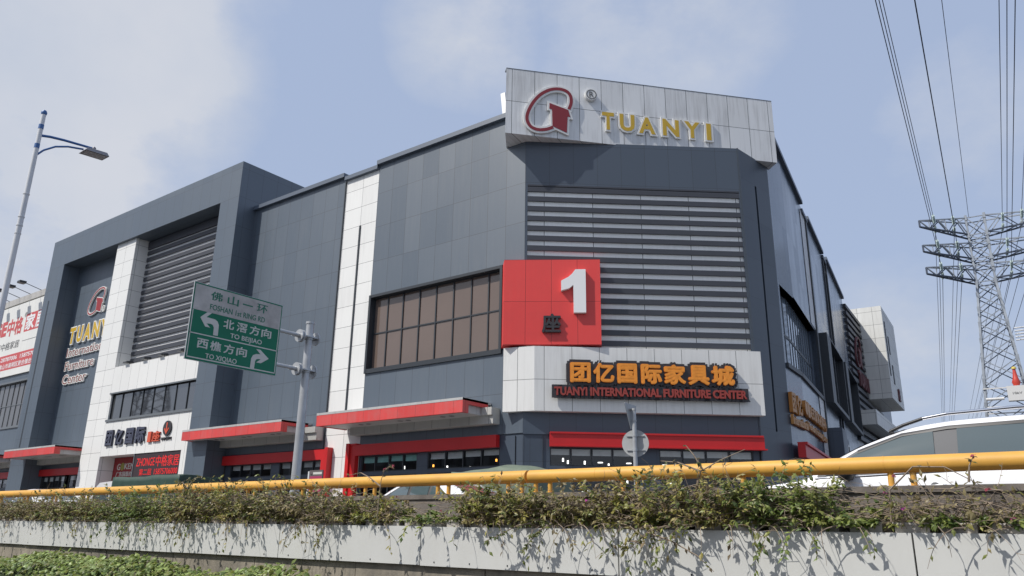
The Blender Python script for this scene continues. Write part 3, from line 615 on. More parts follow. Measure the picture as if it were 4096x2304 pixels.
RP = [(3.23, 20.77), (3.35, 21.16), (3.31, 21.56), (3.09, 21.8), (2.66, 21.87), (2.18, 21.73), (1.69, 21.36), (1.3, 20.79), (1.08, 20.2), (1.1, 19.81), (1.29, 19.54), (1.64, 19.43), (2.06, 19.5), (2.40, 19.66)]
HP = [(2.22, 21.0), (3.2, 20.72), (3.24, 20.53), (3.3, 20.33), (3.16, 20.35), (3.11, 19.43), (2.37, 19.71), (2.35, 20.65), (2.21, 20.68)]
LG0 = (1.0, 19.4, 2.4, 2.5)
def emblem(parent, fr, fn, w0, dp, hw, eo, face_m, edge_m):
    rg = [fn(*p) for p in catm(RP)]; hs = [fn(*p) for p in HP]
    e = MB(); e.poly(fr, [ring(rg, hw)], w0, dp, eo); e.poly(fr, [hs], w0, dp + .004, eo); o = obj('emblem', e, edge_m, parent)
    f = MB(); f.poly(fr, [ring(rg, hw)], w0 + dp, .016); f.poly(fr, [hs], w0 + dp, .020); obj('emblem_face', f, face_m, o)
emblem(rs, FS, lambda u, v: (u, v), .02, .10, .082, .10, mat('emblem_red', (.235, .018, .028), .5), lwhite)
a = MB(); a.lathe(Vector((0, 0, 0)), [(0, 0), (.32, 0), (.32, .2), (0, .2)], 28)
M4 = lambda c, p: FS(c[0] + p.x, c[1] + p.y, .02 + p.z)
RC = (4.40, 21.73)
a.v = [M4(RC, p) for p in a.v]; o = obj('registered_mark', a, lwhite, rs)
a = MB(); n = 28; lp = [(RC[0] + math.cos(2 * math.pi * i / n) * .27, RC[1] + math.sin(2 * math.pi * i / n) * .27) for i in range(n)]; li = [(RC[0] + math.cos(2 * math.pi * i / n) * .225, RC[1] + math.sin(2 * math.pi * i / n) * .225) for i in range(n)]
a.poly(FS, [lp, li], .222, .01); a.text(FS, 'R', RC[0] - .115, RC[0] + .125, RC[1] - .15, RC[1] + .15, .222, .01, .02, .02); obj('mark_letter', a, billd, o)
for ch, u0, u1, v0, v1 in (('T', 4.98, 5.61, 19.88, 20.87), ('U', 5.92, 6.71, 19.92, 20.88), ('A', 6.94, 7.83, 19.9, 20.84), ('N', 8.24, 9.13, 19.92, 20.88), ('Y', 9.44, 10.29, 19.95, 20.89), ('I', 10.66, 10.92, 19.94, 20.9)): letters(rs, FS, ch, [(u0, u1)], v0, v1, .02, .085, gold, lwhite, .035, .07)
a = MB(); a.hexa([FL(-22.9, 21.0, -1.2), FL(-22.6, 21.0, -1.2), FL(-22.6, 21.0, -1.35), FL(-22.9, 21.0, -1.35)], [FL(-23.5, 23.7, -1.6), FL(-23.2, 23.7, -1.6), FL(-23.2, 23.7, -1.75), FL(-23.5, 23.7, -1.75)])
obj('antenna_panel', a, boxw, None, label='slim white antenna panel tilted on the roof left of the rooftop sign', cat='antenna')
# ---- red number box
RA = Vector((-21.28, 27.66, 0)); FR2 = Fr((RA.x, RA.y), 33.4); LR = 4.54
nb = thing('number_sign', 'bright red square sign box with white numeral one wrapping the splayed corner', 'wall sign', FR2(LR / 2, 8.6, -.3))
a = MB(); z0, z1 = 8.60, 12.76; bl = Vector((-21.9, YF + .02, 0)); br = FC(3.64, 0, -.02); md = FC(0, 0, -.02); f0, f1 = FR2(0, 0), FR2(LR, 0)
a.rect(FR2, 0, LR, z0, z1)
for z in (z0, z1): a.face([p + zz * z for p in (bl, f0, f1, br, md)])
for p, q in ((bl, f0), (f1, br)): a.face([p + zz * z0, q + zz * z0, q + zz * z1, p + zz * z1], [(0, z0), (.6, z0), (.6, z1), (0, z1)])
obj('sign_box', a, redp, nb)
a = MB(); a.poly(FR2, [[(3.37, 12.19), (3.85, 12.19), (3.85, 10.08), (3.28, 10.08), (3.27, 11.42), (3.07, 11.26), (2.7, 11.15), (2.7, 11.63), (3.03, 11.81), (3.22, 11.98)]], .0, .22); obj('numeral', a, bigw, nb)
a = MB(); a.text(FR2, '座', 1.8, 2.68, 9.14, 10.05, .03, .14, .026, .026); obj('letter', a, black, nb)
# ---- corner name board
cs = thing('name_sign', 'black backed sign with orange characters above maroon capitals on the white corner band', 'wall sign', FBC(5.5, 5.6, .1))
CN_SLOTS = [(1.6, 2.53), (2.64, 3.6), (3.74, 4.64), (4.82, 5.77), (5.86, 6.87), (6.97, 7.95), (8.05, 9.11)]; CN_V = (6.80, 7.72); EN_U = (.88, 9.62); EN_V = (6.21, 6.60)
a = MB()
CH = '团亿国际家具城'
for ch, (u0, u1) in zip(CH, CN_SLOTS): a.text(FBC, ch, u0, u1, CN_V[0], CN_V[1], .10, .13, .21, .045)
a.text(FBC, 'TUANYI INTERNATIONAL FURNITURE CENTER', EN_U[0], EN_U[1], EN_V[0], EN_V[1], .10, .132, .24, .03)
a.box(FBC, CN_SLOTS[0][0] - .06, CN_SLOTS[-1][1] + .02, CN_V[0], CN_V[1] - .04, .11, .222); a.box(FBC, EN_U[0] - .10, EN_U[1] + .10, EN_V[0] - .09, EN_V[1] + .10, .11, .226)
obj('backing_board', a, black, cs)
letters(cs, FBC, CH, CN_SLOTS, CN_V[0], CN_V[1], .22, .10, orange, mat('orange_letter_side', (.55, .17, .02), .5), .042, .006, fit=.045)
ES = 'TUANYI INTERNATIONAL FURNITURE CENTER'
a = MB(); a.text(FBC, ES, EN_U[0], EN_U[1], EN_V[0], EN_V[1], .23, .08, .040, .040); obj('lettering', a, maroon, cs)
# ---- entrance front signs
es = thing('entrance_sign', 'dark navy characters with a red number and round arrow badge on the white entrance wall', 'wall sign', FL(-52, 5.6, 1.2))
letters(es, FL, '团亿国际', [(-56.0, -55.1), (-54.75, -53.7), (-53.3, -52.3), (-51.95, -50.85)], 5.62, 6.72, 1.13, .12, nvl, mat('navy_letter_side', (.03, .03, .05), .5), .035, .004)
letters(es, FL, '1座', [(-50.4, -50.0), (-49.85, -48.95)], 5.62, 6.30, 1.13, .10, ired, mat('red_letter_side', (.35, .05, .03), .5), .018, .004)
a = MB(); n = 28; cx, cz, r = -48.2, 6.42, .48; a.poly(FL, [[(cx + math.cos(2 * math.pi * i / n) * r, cz + math.sin(2 * math.pi * i / n) * r) for i in range(n)]], 1.13, .09); o = obj('arrow_badge', a, black, es)
a = MB(); a.poly(FL, [[(cx - .055, cz + .36), (cx - .055, cz - .18), (cx - .2, cz + .02), (cx - .27, cz - .06), (cx, cz - .40), (cx + .27, cz - .06), (cx + .2, cz + .02), (cx + .055, cz - .18), (cx + .055, cz + .36)]], 1.225, .02); obj('arrow', a, ired, o)
a = MB(); a.text(FL, 'INPORTS', -48.75, -47.6, 5.66, 5.84, 1.13, .06, .03, .03); obj('lettering', a, black, es)
ls = thing('recess_sign', 'emblem over gold capitals and white outlined words in the dark portal recess', 'wall sign', FL(-64.5, 11.2, .1))
LGF = lambda u, v: (-64.95 + (u - LG0[0]) / LG0[2] * 2.55, 16.75 + (v - LG0[1]) / LG0[3] * 2.1)
emblem(ls, FL, LGF, .02, .12, .055, .06, crims, lwhite)
a = MB(); a.text(FL, '®', -62.55, -62.1, 16.7, 17.25, .02, .1, .02, .02); obj('registered_mark', a, lwhite, ls)
letters(ls, FL, 'TUANYI', [(-67.35, -66.35), (-66.05, -65.1), (-64.85, -63.7), (-63.4, -62.3), (-62.1, -61.0), (-60.8, -60.5)], 14.62, 16.0, .02, .12, gold, lwhite, .04, .05, shear=0)
for s_, u0, u1, v0, v1 in (('International', -67.3, -60.4, 13.5, 14.25), ('Furniture', -67.2, -62.35, 12.35, 13.1), ('Center', -67.2, -63.2, 11.2, 12.0)):
    e = MB(); e.text(FL, s_, u0, u1, v0, v1, .02, .1, .058, .02); o = obj('word', e, lwhite, ls); f = MB(); f.text(FL, s_, u0, u1, v0, v1, .12, .012, .0, .02); obj('word_face', f, mat('word_face', (.24, .10, .09), .5), o)
lb = thing('led_board', 'black scrolling message board with glowing red characters over the entrance', 'message board', FL(-49.2, 3.3, 1.0))
a = MB(); a.box(FL, -51.95, -46.36, 2.75, 4.93, .85, 1.06); obj('screen', a, ledb, lb); a = MB(); a.box(FL, -52.03, -51.95, 2.75, 4.94, .8, 1.1); obj('board_frame', a, gframe, lb)
a = MB(); a.text(FL, 'ZHONGE', -51.6, -49.35, 4.1, 4.62, 1.062, .012, -.004, -.004); a.text(FL, '中格家居', -49.2, -46.5, 4.02, 4.72, 1.062, .012); a.text(FL, '第二层', -51.1, -49.6, 3.5, 3.92, 1.062, .012); a.text(FL, '15875706000', -49.25, -46.55, 3.52, 3.88, 1.062, .012, -.004, -.004); obj('lettering', a, ledr, lb)
bn = thing('shop_banner', 'deep red banner with white capitals and a lime dot inside the entrance', 'banner', FL(-55, 2.6, .1))
a = MB(); a.box(FL, -56.6, -51.9, 2.7, 4.92, .0, .06); obj('banner_panel', a, gokr, bn)
for s_, u0, u1, v0, v1 in (('G', -56.05, -55.6, 4.06, 4.5), ('KEN', -55.05, -53.75, 4.1, 4.5), ('广东国景办公家具', -56.1, -52.6, 3.62, 3.95)): a = MB(); a.text(FL, s_, u0, u1, v0, v1, .062, .02, .015, .015); obj('lettering', a, gokw, bn)
a = MB(); a.poly(FL, [[(-55.32 + math.cos(i * math.pi / 12) * .23, 4.29 + math.sin(i * math.pi / 12) * .27) for i in range(24)]], .062, .02); obj('lime_dot', a, goky, bn)
# ---- billboard on the far left wing
bb = thing('billboard', 'white billboard with big red characters and a red telephone strip on the left wing', 'billboard', FL(-82, 13.1, .2))
a = MB(); a.box(FL, -95, -71.5, 13.1, 19.95, .02, .16); obj('billboard_panel', a, billw, bb); a = MB(); a.rect(FL, -95, -71.5, 13.72, 15.15, .164); obj('red_strip', a, billr, bb)
a = MB(); a.rect(FL, -76.85, -73.5, 17.0, 18.72, .164); obj('red_square', a, billr, bb)
a = MB(); a.text(FL, 'ZHONGE', -90.5, -80.75, 17.12, 18.62, .164, .01, .05, .05); a.text(FL, '中格', -80.6, -77.35, 16.98, 18.68, .164, .01, .03, .03); obj('red_lettering', a, billr, bb)
a = MB(); a.text(FL, '家', -76.7, -74.9, 17.1, 18.62, .166, .012, .03, .03); a.text(FL, '居', -74.6, -73.6, 17.1, 18.62, .166, .012, .03, .03); a.text(FL, '加盟电话: 0757-28787006  15875706000', -86.5, -71.9, 14.52, 15.02, .166, .008, .02, .02); a.text(FL, '工厂地址二: 广东省佛山市高明区更合镇合和大道', -86.5, -71.9, 13.84, 14.34, .166, .008, .015, .015); obj('white_lettering', a, bigw, bb)
a = MB(); a.text(FL, '品质生活·享中格家居', -86.5, -77.3, 15.68, 16.42, .164, .01); a.rect(FL, -76.75, -72.0, 16.14, 16.19, .166); a.text(FL, '®', -77.25, -76.8, 18.45, 18.95, .166, .006); obj('dark_lettering', a, billd, bb)
for i, u in enumerate((-74.9, -77.15, -79.4, -81.65, -83.9)):
    t = thing('floodlight', '', 'floodlight', FL(u, 20.7, .05), 'floodlights along the billboard parapet')
    t['label'] = ['rightmost black floodlight on the left parapet, beside the portal frame', 'second black floodlight from the portal frame above the billboard', 'middle black floodlight above the red billboard characters', 'second black floodlight from the lamp post above the billboard', 'black floodlight on the parapet nearest the lamp post'][i]
    a = MB(); a.bar(FL(u, 20.68, .05), FL(u - .3, 21.12, 1.55), .03); obj('arm', a, flood, t)
    a = MB(); c0 = FL(u - .3, 21.1, 1.5); a.box(Fr((c0.x, c0.y), 0), -.32, .32, 20.98, 21.18, -.05, .5); obj('head', a, flood, t)
for i, u in enumerate((-54.9, -52.5, -50.3, -47.9)):
    t = thing('spotlight', ['leftmost small black spotlight on the entrance wall ledge, beside the white pillar', 'second small black spotlight from the pillar under the recessed slats', 'third small black spotlight from the pillar, left of the green road sign', 'small black spotlight on the ledge mostly behind the green road sign'][i], 'spotlight', FL(u, 11.35, .9), 'spotlights on the entrance ledge')
    a = MB(); a.bar(FL(u, 11.35, .9), FL(u, 11.55, 1.0), .025); obj('stem', a, flood, t)
    a = MB(); a.hexa([FL(u - .28, 11.5, .8), FL(u + .28, 11.5, .8), FL(u + .28, 11.45, 1.35), FL(u - .28, 11.45, 1.35)], [FL(u - .22, 11.66, .85), FL(u + .22, 11.66, .85), FL(u + .22, 11.56, 1.33), FL(u - .22, 11.56, 1.33)]); obj('head', a, flood, t)
# ---- side wall lettering
ss = thing('side_sign', 'long bronze character sign in two rows on the side wall right of the corner', 'wall sign', FB(1.5, 5.5, .1))
letters(ss, FA, '团', [(-.05, .75)], 6.05, 7.05, .03, .16, bronze, mat('bronze_letter_side', (.42, .17, .03), .5), .04, .004)
letters(ss, FA, '亿', [(.95, 2.0)], 6.05, 7.05, .03, .16, bronze, MATS['bronze_letter_side'], .04, .004)
letters(ss, FB, '·一站式家具采购', even(-.9, 5.9, 8, .1), 6.25, 7.0, .03, .16, bronze, MATS['bronze_letter_side'], .04, .004); letters(ss, FB, '中心', even(6.0, 7.4, 2, .1), 6.25, 7.0, .03, .16, bronze, MATS['bronze_letter_side'], .04, .004)
a = MB(); a.text(FA, 'International', .0, 3.1, 5.5, 5.98, .03, .14, .03, .03); a.text(FB, 'Furniture Purchasing Center', .2, 7.4, 5.5, 5.98, .03, .14, .03, .03); obj('lettering', a, bronze, ss)
ps = thing('porch_sign', 'small pale grey characters above the dark side porch', 'wall sign', FB(13.7, 5.6, .6))
letters(ps, FB, '2号门', even(11.7, 15.7, 3, .2), 5.6, 6.25, .51, .1, lwhite, gframe, .04, .004)
fs = thing('louvre_emblem', 'dull red ring emblem and lettering fixed over the rear slats', 'wall sign', FV(4, 12, .4))
LV_F = lambda u, v: (1.8 + (u - LG0[0]) / LG0[2] * 3.2, 15.2 + (v - LG0[1]) / LG0[3] * 3.0)
a = MB(); a.poly(FV, [ring([LV_F(*p) for p in catm(RP)], .11)], .3, .15); a.poly(FV, [[LV_F(*p) for p in HP]], .3, .155); obj('emblem', a, mat('faded_red_letter', (.12, .035, .04), .6), fs)
a = MB(); a.text(FV, 'TUANYI', 2.2, 7.6, 13.4, 14.8, .3, .15, .04, .04); obj('lettering', a, MATS['faded_red_letter'], fs)
a = MB(); a.text(FV, '座', 12.6, 13.9, 13.3, 14.6, 2.31, .12, .03, .03); obj('letter', a, MATS['faded_red_letter'], fs)
# ---------------------------------------------------------------- retaining wall, planters and guardrail beside the underpass
XA, XB = -46.0, 9.0
rw = thing('retaining_wall', 'stained concrete retaining wall faced with pale grey sheet metal below the planters', 'retaining wall', (-10, 7.2, -1.3))
a = MB()
for i in range(26):
    x0 = XB - (i + 1) * 2.1; a.box(W0, x0 + .008, x0 + 2.092, -1.3, .035, -7.46, -7.16 + rnd.uniform(-.006, .006), 'b')
obj('concrete_wall', a, concl, rw)
for i in range(20):
    x1 = 4.02 - i * 2.665 + 2.665 - .007; x0 = x1 - 2.651; a = MB(); dz = rnd.uniform(-.004, .004)
    a.box(W0, x0, x1, .035 + dz, .472 + dz, -7.145, -7.10 + rnd.uniform(-.003, .004), 'b'); obj('cladding_panel', a, sheet, rw)
a = MB()
for i in range(60): a.lathe((-24 + i * .533, 7.098, .075), [(0, .009), (.009, .007), (.009, -.007), (0, -.009)], 6)
for i in range(16): a.lathe((-18 + i * 1.33, 7.098, .45), [(0, .009), (.009, .007), (.009, -.007), (0, -.009)], 6)
obj('rivet_row', a, dframe, rw)
pw = thing('parapet_wall', 'low mossy grey concrete parapet carrying the yellow guardrail', 'parapet', (-10, 7.6, 0))
a = MB(); a.box(W0, XA, XB, -.2, .83, -7.72, -7.47); a.box(W0, XA, XB, .80, .855, -7.74, -7.45); obj('parapet', a, conc, pw)
gr = thing('guardrail', 'long thick yellow pipe guardrail on paired posts along the parapet', 'guardrail', (-10, 7.6, .85))
RY, RZ = 7.60, 1.045
for x0, x1 in ((-45, -31.3), (-31.28, -18.4), (-18.38, -5.44), (-5.405, 7.6)):
    a = MB(); a.bar((x0, RY, RZ), (x1, RY, RZ), .074, n=24); [a.bar((q, RY, RZ), (q + .012, RY, RZ), .0758, n=24) for q in [x0 + .9 + 2.95 * k for k in range(5)] if q < x1 - .3]; obj('pipe', a, yel, gr, smooth=True)
k = 0; px_ = -1.42
xs = [-1.42 - 1.335 * i for i in range(-6, 30)]
for x in xs:
    for dx in ((-.30, -.10, .10, .30) if abs(x + 5.425) < .1 else (-.09, .09)):
        a = MB(); a.bar((x + dx, RY, .84), (x + dx, RY, RZ - .05), .027, n=12); a.bar((x + dx, RY, .845), (x + dx, RY, .862), .045, n=10); obj('post', a, yel, gr, smooth=True)
# planters: a row of long white troughs
i = 0; x = 4.0; PLX = []
while x > -30:
    L = .285; PLX.append(x - L / 2); x -= .345
pl0 = None
for i, x in enumerate(PLX):
    if pl0 is None:
        pl0 = thing('planter', '', 'planter', (x, 7.29, .30), 'white planter troughs in a row behind the sheet metal')
        a = MB(); F0 = Fr((x, 7.29), 0)
        a.hexa([(x - .115, 7.17, .3), (x + .115, 7.17, .3), (x + .115, 7.43, .3), (x - .115, 7.43, .3)], [(x - .130, 7.14, .535), (x + .130, 7.14, .535), (x + .130, 7.45, .535), (x - .130, 7.45, .535)]); obj('trough', a, planterm, pl0)
        a = MB(); a.box(W0, x - .140, x + .140, .535, .552, -7.455, -7.125); obj('rim', a, planterm, pl0)
        a = MB(); a.box(W0, x - .128, x + .128, .552, .556, -7.44, -7.14); obj('soil', a, soil, pl0); o = pl0
    else: o = dup(pl0, (x, 7.29 + rnd.uniform(-.006, .006), .30 + rnd.uniform(-.008, .004))); o.rotation_euler = (0, R_(rnd.uniform(-1.6, 1.6)), R_(rnd.uniform(-1.5, 1.5)))
    o['label'] = 'white plastic planter trough in the row above the grey sheet metal'

# ---------------------------------------------------------------- bougainvillea in the planters
PALX = 1.75
PAL = [(.155, .155, .032), (.125, .135, .030), (.185, .165, .042), (.085, .105, .024), (.150, .120, .052), (.070, .088, .024), (.215, .185, .07), (.12, .09, .05)]
def leaf(mb, p, d, L, Wd, col, nrm):
    d = d.normalized(); s_ = d.cross(nrm).normalized(); up = s_.cross(d)
    a = p; m1 = p + d * L * .45 + up * L * .05; tip = p + d * L - up * L * .16
    l = p + d * L * .42 + s_ * Wd - up * L * .02; r = p + d * L * .42 - s_ * Wd - up * L * .02
    mb.face([a, l, m1]); mb.face([l, tip, m1]); mb.face([a, m1, r]); mb.face([m1, tip, r]); mb.tint += [col] * 4
def plant(name, label, x0, x1, zt, n, leafy, hang, grp, tone=1.0, flowers=0, pal=PAL, lsz=1.0, fine=False, seed=0, spread=.35):
    rg = random.Random(seed); t = thing(name, label, 'bougainvillea', ((x0 + x1) / 2, 7.3, .5), grp)
    lv = MB(); lv.tint = []; st = MB(); fl = MB(); fl.tint = []; ends = []
    for i in range(n):
        b = Vector((rg.uniform(x0, x1), rg.uniform(7.12, 7.42), .50)); h = rg.random() < hang * .2
        ang = rg.uniform(-1, 1); L = (rg.uniform(.30, .62) if h else rg.uniform(.25, 1.0) * (zt - .5) * 1.45)
        v = Vector((rg.uniform(-.9, .9), -rg.uniform(.5, 1.2) if h else rg.uniform(-.62, .12), rg.uniform(.05, .5) if h else rg.uniform(.5, 1.25))).normalized()
        pts = [b]; seg = 7; p = b.copy(); grav = rg.uniform(.30, .55) if h else rg.uniform(.05, .26)
        for k in range(seg):
            v = (v + Vector((rg.uniform(-.22, .22), rg.uniform(-.10, .10), -grav * (1.0 if k > 1 else .4) + rg.uniform(-.1, .1)))).normalized()
            p = p + v * (L / seg)
            if p.y > 7.43: p.y = 7.43; v.y = -abs(v.y)
            if h:
                if p.z < .52 and p.y > 7.03: p.y = 7.03 - rg.uniform(0, .08); v.y = -abs(v.y) * .3
            elif p.z < .53: p.z = .53 + rg.uniform(0, .04); v.z = abs(v.z) * .3
            pts.append(p.copy())
        st.path(pts, (lambda t, r=rg.uniform(.0032, .0062): r * (1 - .7 * t)), 3)
        lf = leafy * rg.choice((.15, .5, 1.0, 1.5, 1.9)) * (.5 if h else 1.0); spal = [rg.choice(pal), rg.choice(pal)]; stn = rg.uniform(.7, 1.25)
        for k in range(1, seg + 1):
            dens = lf * (.35 + .9 * k / seg) * 2.6
            for _ in range(int(dens) + (rg.random() < dens - int(dens))):
                q = pts[k - 1].lerp(pts[k], rg.random()); d = (pts[k] - pts[k - 1]).normalized() * .5 + Vector((rg.uniform(-1, 1), rg.uniform(-1, .5), rg.uniform(-.9, .5)))
                c = rg.choice(spal); f = PALX * tone * stn * rg.uniform(.75, 1.2); L2 = rg.uniform(.042, .082) * lsz
                leaf(lv, q, d, L2, L2 * rg.uniform(.19, .27), (c[0] * f, c[1] * f, c[2] * f), Vector((rg.uniform(-.5, .5), rg.uniform(-.9, .1), rg.uniform(.3, 1))).normalized())
        if rg.random() < .5:       # bare side twigs
            k = rg.randint(2, seg); q = pts[k]; v2 = Vector((rg.uniform(-1, 1), rg.uniform(-.7, .2), rg.uniform(-.4, .7))).normalized()
            st.path([q, q + v2 * .09, q + v2 * .17 + Vector((rg.uniform(-.04, .04), 0, rg.uniform(-.05, .03)))], lambda t: .0026 * (1 - .6 * t), 3)
        if rg.random() < (.18 if leafy > .4 else .12):      # long bare sprawling stem
            q = Vector((b.x, rg.uniform(7.1, 7.35), rg.uniform(.56, max(.6, zt - .12)))); dx = rg.choice((-1, 1)) * rg.uniform(.06, .13); w_ = [q]
            for k in range(6): q = q + Vector((dx * rg.uniform(.7, 1.3), rg.uniform(-.035, .015), rg.uniform(-.035, .04))); w_.append(q.copy())
            st.path(w_, lambda t: .0052 * (1 - .6 * t), 4)
        ends.append(pts[-1])
    obj('stems', st, stemm, t)
    if lv.f: obj('foliage', lv, leafm, t)
    if flowers:
        for i in range(flowers):
            q = rg.choice([z_ for z_ in ends if z_.z > .5] or ends); c = rg.choice([(.36, .05, .17), (.26, .05, .08), (.40, .05, .26)])
            for k in range(6):
                d = Vector((rg.uniform(-1, 1), rg.uniform(-1, .6), rg.uniform(-.6, 1))); leaf(fl, q, d, .024, .010, c, Vector((rg.uniform(-1, 1), -.5, .6)).normalized())
        obj('flowers', fl, bractm, t)
    return t
BROWN = [(.150, .125, .055), (.125, .105, .05), (.16, .15, .04), (.10, .115, .03), (.19, .155, .08)]
GREEN = [(.090, .122, .028), (.115, .140, .032), (.065, .098, .026), (.14, .150, .042)]
GRP = 'bougainvillea plants along the planters'
plants = [   # x0, x1, top, stems, leafiness, hanging share, tone, flowers, palette, label
    (-23.0, -19.0, .93, 270, .75, .15, .95, 2, BROWN, 'dry brownish bougainvillea at the far left end of the planters'),
    (-19.0, -16.6, .94, 290, .8, .15, 1.0, 2, BROWN, 'brown twiggy bougainvillea under the left end of the yellow rail'),
    (-16.6, -14.2, .96, 310, .95, .2, 1.0, 3, PAL, 'olive bougainvillea below the white truck cab, touching the rail'),
    (-14.2, -12.2, .97, 330, .95, .3, 1.0, 2, GREEN, 'bright green bougainvillea drooping over the wall under the tarpaulined truck'),
    (-12.2, -10.6, 1.02, 290, .95, .25, 1.0, 2, PAL, 'olive bougainvillea with a sprig poking above the rail left of the sign pole'),
    (-10.6, -9.2, 1.0, 270, .9, .15, 1.0, 2, PAL, 'tangled olive bougainvillea beneath the green road sign post'),
    (-9.2, -8.0, .93, 230, .8, .15, .95, 2, BROWN, 'brownish low bougainvillea left of the white sedan'),
    (-8.0, -7.05, .80, 150, .8, .12, 1.05, 3, PAL, 'sparse low bougainvillea in front of the white sedan bonnet'),
    (-7.05, -6.1, .68, 70, .9, .15, 1.1, 2, GREEN, 'short green tuft in front of the bare concrete parapet'),
    (-5.95, -5.15, .95, 230, 1.15, .16, 1.05, 2, PAL, 'dense leafy bougainvillea under the rail joint'),
    (-5.15, -4.25, .86, 210, .85, .25, 1.0, 3, BROWN, 'brown tangled bougainvillea right of the rail joint'),
    (-4.25, -3.55, .92, 150, 1.0, .35, 1.05, 1, PAL, 'bougainvillea below the round sign, trailing over the dark seam'),
    (-3.55, -2.75, .96, 210, 1.1, .28, 1.05, 1, PAL, 'tall bougainvillea between the round sign and the white car bonnet'),
    (-2.75, -1.95, .93, 230, 1.2, .22, 1.0, 2, GREEN, 'dense dark green bougainvillea in front of the white car bonnet'),
    (-1.95, -1.5, .70, 55, .9, .4, 1.05, 3, GREEN, 'low green creeper hanging below the car mirror'),
    (-1.3, -.2, .64, 90, 1.3, .03, 1.0, 0, GREEN, 'fresh green seedlings along the planter edge at the right'),
    (-1.5, -.95, .86, 70, .22, .45, 1.0, 7, BROWN, 'nearly leafless twigs with pink blossoms below the car door handle'),
    (-.95, -.1, .92, 95, .22, .45, 1.0, 6, BROWN, 'bare reddish twigs at the right end of the planters'),
    (-.1, 3.5, .9, 160, .5, .3, 1.0, 4, PAL, 'bougainvillea beyond the right edge of the picture')]
for i, (x0, x1, zt, n, lf, hg, tone, nf, pal, lab) in enumerate(plants): plant('bougainvillea', lab, x0, x1, zt, n, lf, hg, GRP, tone, max(0, nf - 1) if nf < 6 else nf - 2, pal, seed=100 + i)
def tall(name, lab, base, pts, leaves, seed, tint=PAL, flowers=0):
    rg = random.Random(seed); t = thing(name, lab, 'bougainvillea shoot', base); st = MB(); lv = MB(); lv.tint = []; fl = MB(); fl.tint = []
    for P in pts:
        q = [Vector(base) + Vector(p) for p in P]; st.path(q, lambda t: .010 * (1 - .75 * t), 5)
        for k in range(leaves):
            j = rg.randint(1, len(q) - 1); p = q[j - 1].lerp(q[j], rg.random()); c = rg.choice(tint)
            leaf(lv, p, Vector((rg.uniform(-1, 1), rg.uniform(-1, .4), rg.uniform(-.8, .6))), .055, .014, c, Vector((rg.uniform(-.5, .5), -.4, .8)).normalized())
        if flowers:
            for k in range(5): leaf(fl, q[-1], Vector((rg.uniform(-1, 1), rg.uniform(-1, .4), rg.uniform(-.8, .8))), .03, .013, (.40, .06, .10), Vector((0, -.4, .8)).normalized())
    obj('stems', st, stemm, t); obj('foliage', lv, leafm, t)
    if flowers: obj('flowers', fl, bractm, t)
tall('bougainvillea_shoot', 'bare dark shoot rising in front of the white sedan windows', (-7.35, 7.05, .52), [[(0, 0, 0), (.03, -.02, .25), (.06, -.03, .5), (.12, -.04, .64)], [(.05, -.02, .42), (-.12, -.05, .53), (-.3, -.05, .6), (-.52, -.06, .57)], [(.1, -.04, .6), (.2, -.04, .66), (.26, -.04, .66)]], 7, 5, PAL, 1)
tall('bougainvillea_shoot', 'thin arching twig across the yellow rail right of the car mirror', (-1.45, 7.1, .55), [[(0, 0, 0), (.02, -.02, .25), (.22, -.04, .43), (.45, -.05, .42), (.72, -.05, .25)], [(.6, -.05, .3), (.62, -.05, .42), (.66, -.05, .5)]], 6, 6, BROWN, 1)
tall('bougainvillea_shoot', 'pale spreading twigs in front of the rail between round sign and white car', (-3.15, 7.1, .75), [[(0, 0, 0), (.1, -.04, .25), (.3, -.06, .34), (.55, -.06, .43)], [(.1, -.04, .25), (-.12, -.06, .34), (-.3, -.06, .36)], [(.12, -.04, .27), (.05, -.06, .4), (-.03, -.06, .5)]], 8, 7, PAL)
tall('bougainvillea_shoot', 'leafy spray leaning across the rail below the dark portal side', (-11.75, 7.1, .9), [[(0, 0, 0), (.05, -.02, .15), (.02, -.02, .27)], [(.02, 0, .1), (.2, -.03, .25), (.4, -.03, .28)], [(0, 0, .1), (-.12, -.03, .2), (-.25, -.03, .18)]], 26, 8, PAL)
tall('bougainvillea_shoot', 'loose leafy branch hanging down the grey panels left of the dark seam', (-5.0, 7.05, .52), [[(0, 0, 0), (-.1, -.12, -.03), (-.3, -.17, -.13), (-.5, -.18, -.2)], [(.3, -.05, 0), (.2, -.14, -.08), (.1, -.18, -.2), (.02, -.18, -.3)]], 44, 9, GREEN)
tall('bougainvillea_shoot', 'gnarled bare branch sprawling over the panels right of the dark seam', (-3.35, 7.05, .52), [[(0, 0, 0), (-.15, -.12, -.05), (-.3, -.16, -.16), (-.5, -.16, -.3)], [(-.2, -.14, -.08), (.05, -.16, -.15), (.3, -.17, -.27), (.45, -.17, -.4)], [(-.3, -.15, -.16), (-.42, -.16, -.16), (-.48, -.16, -.22)]], 13, 10, PAL)
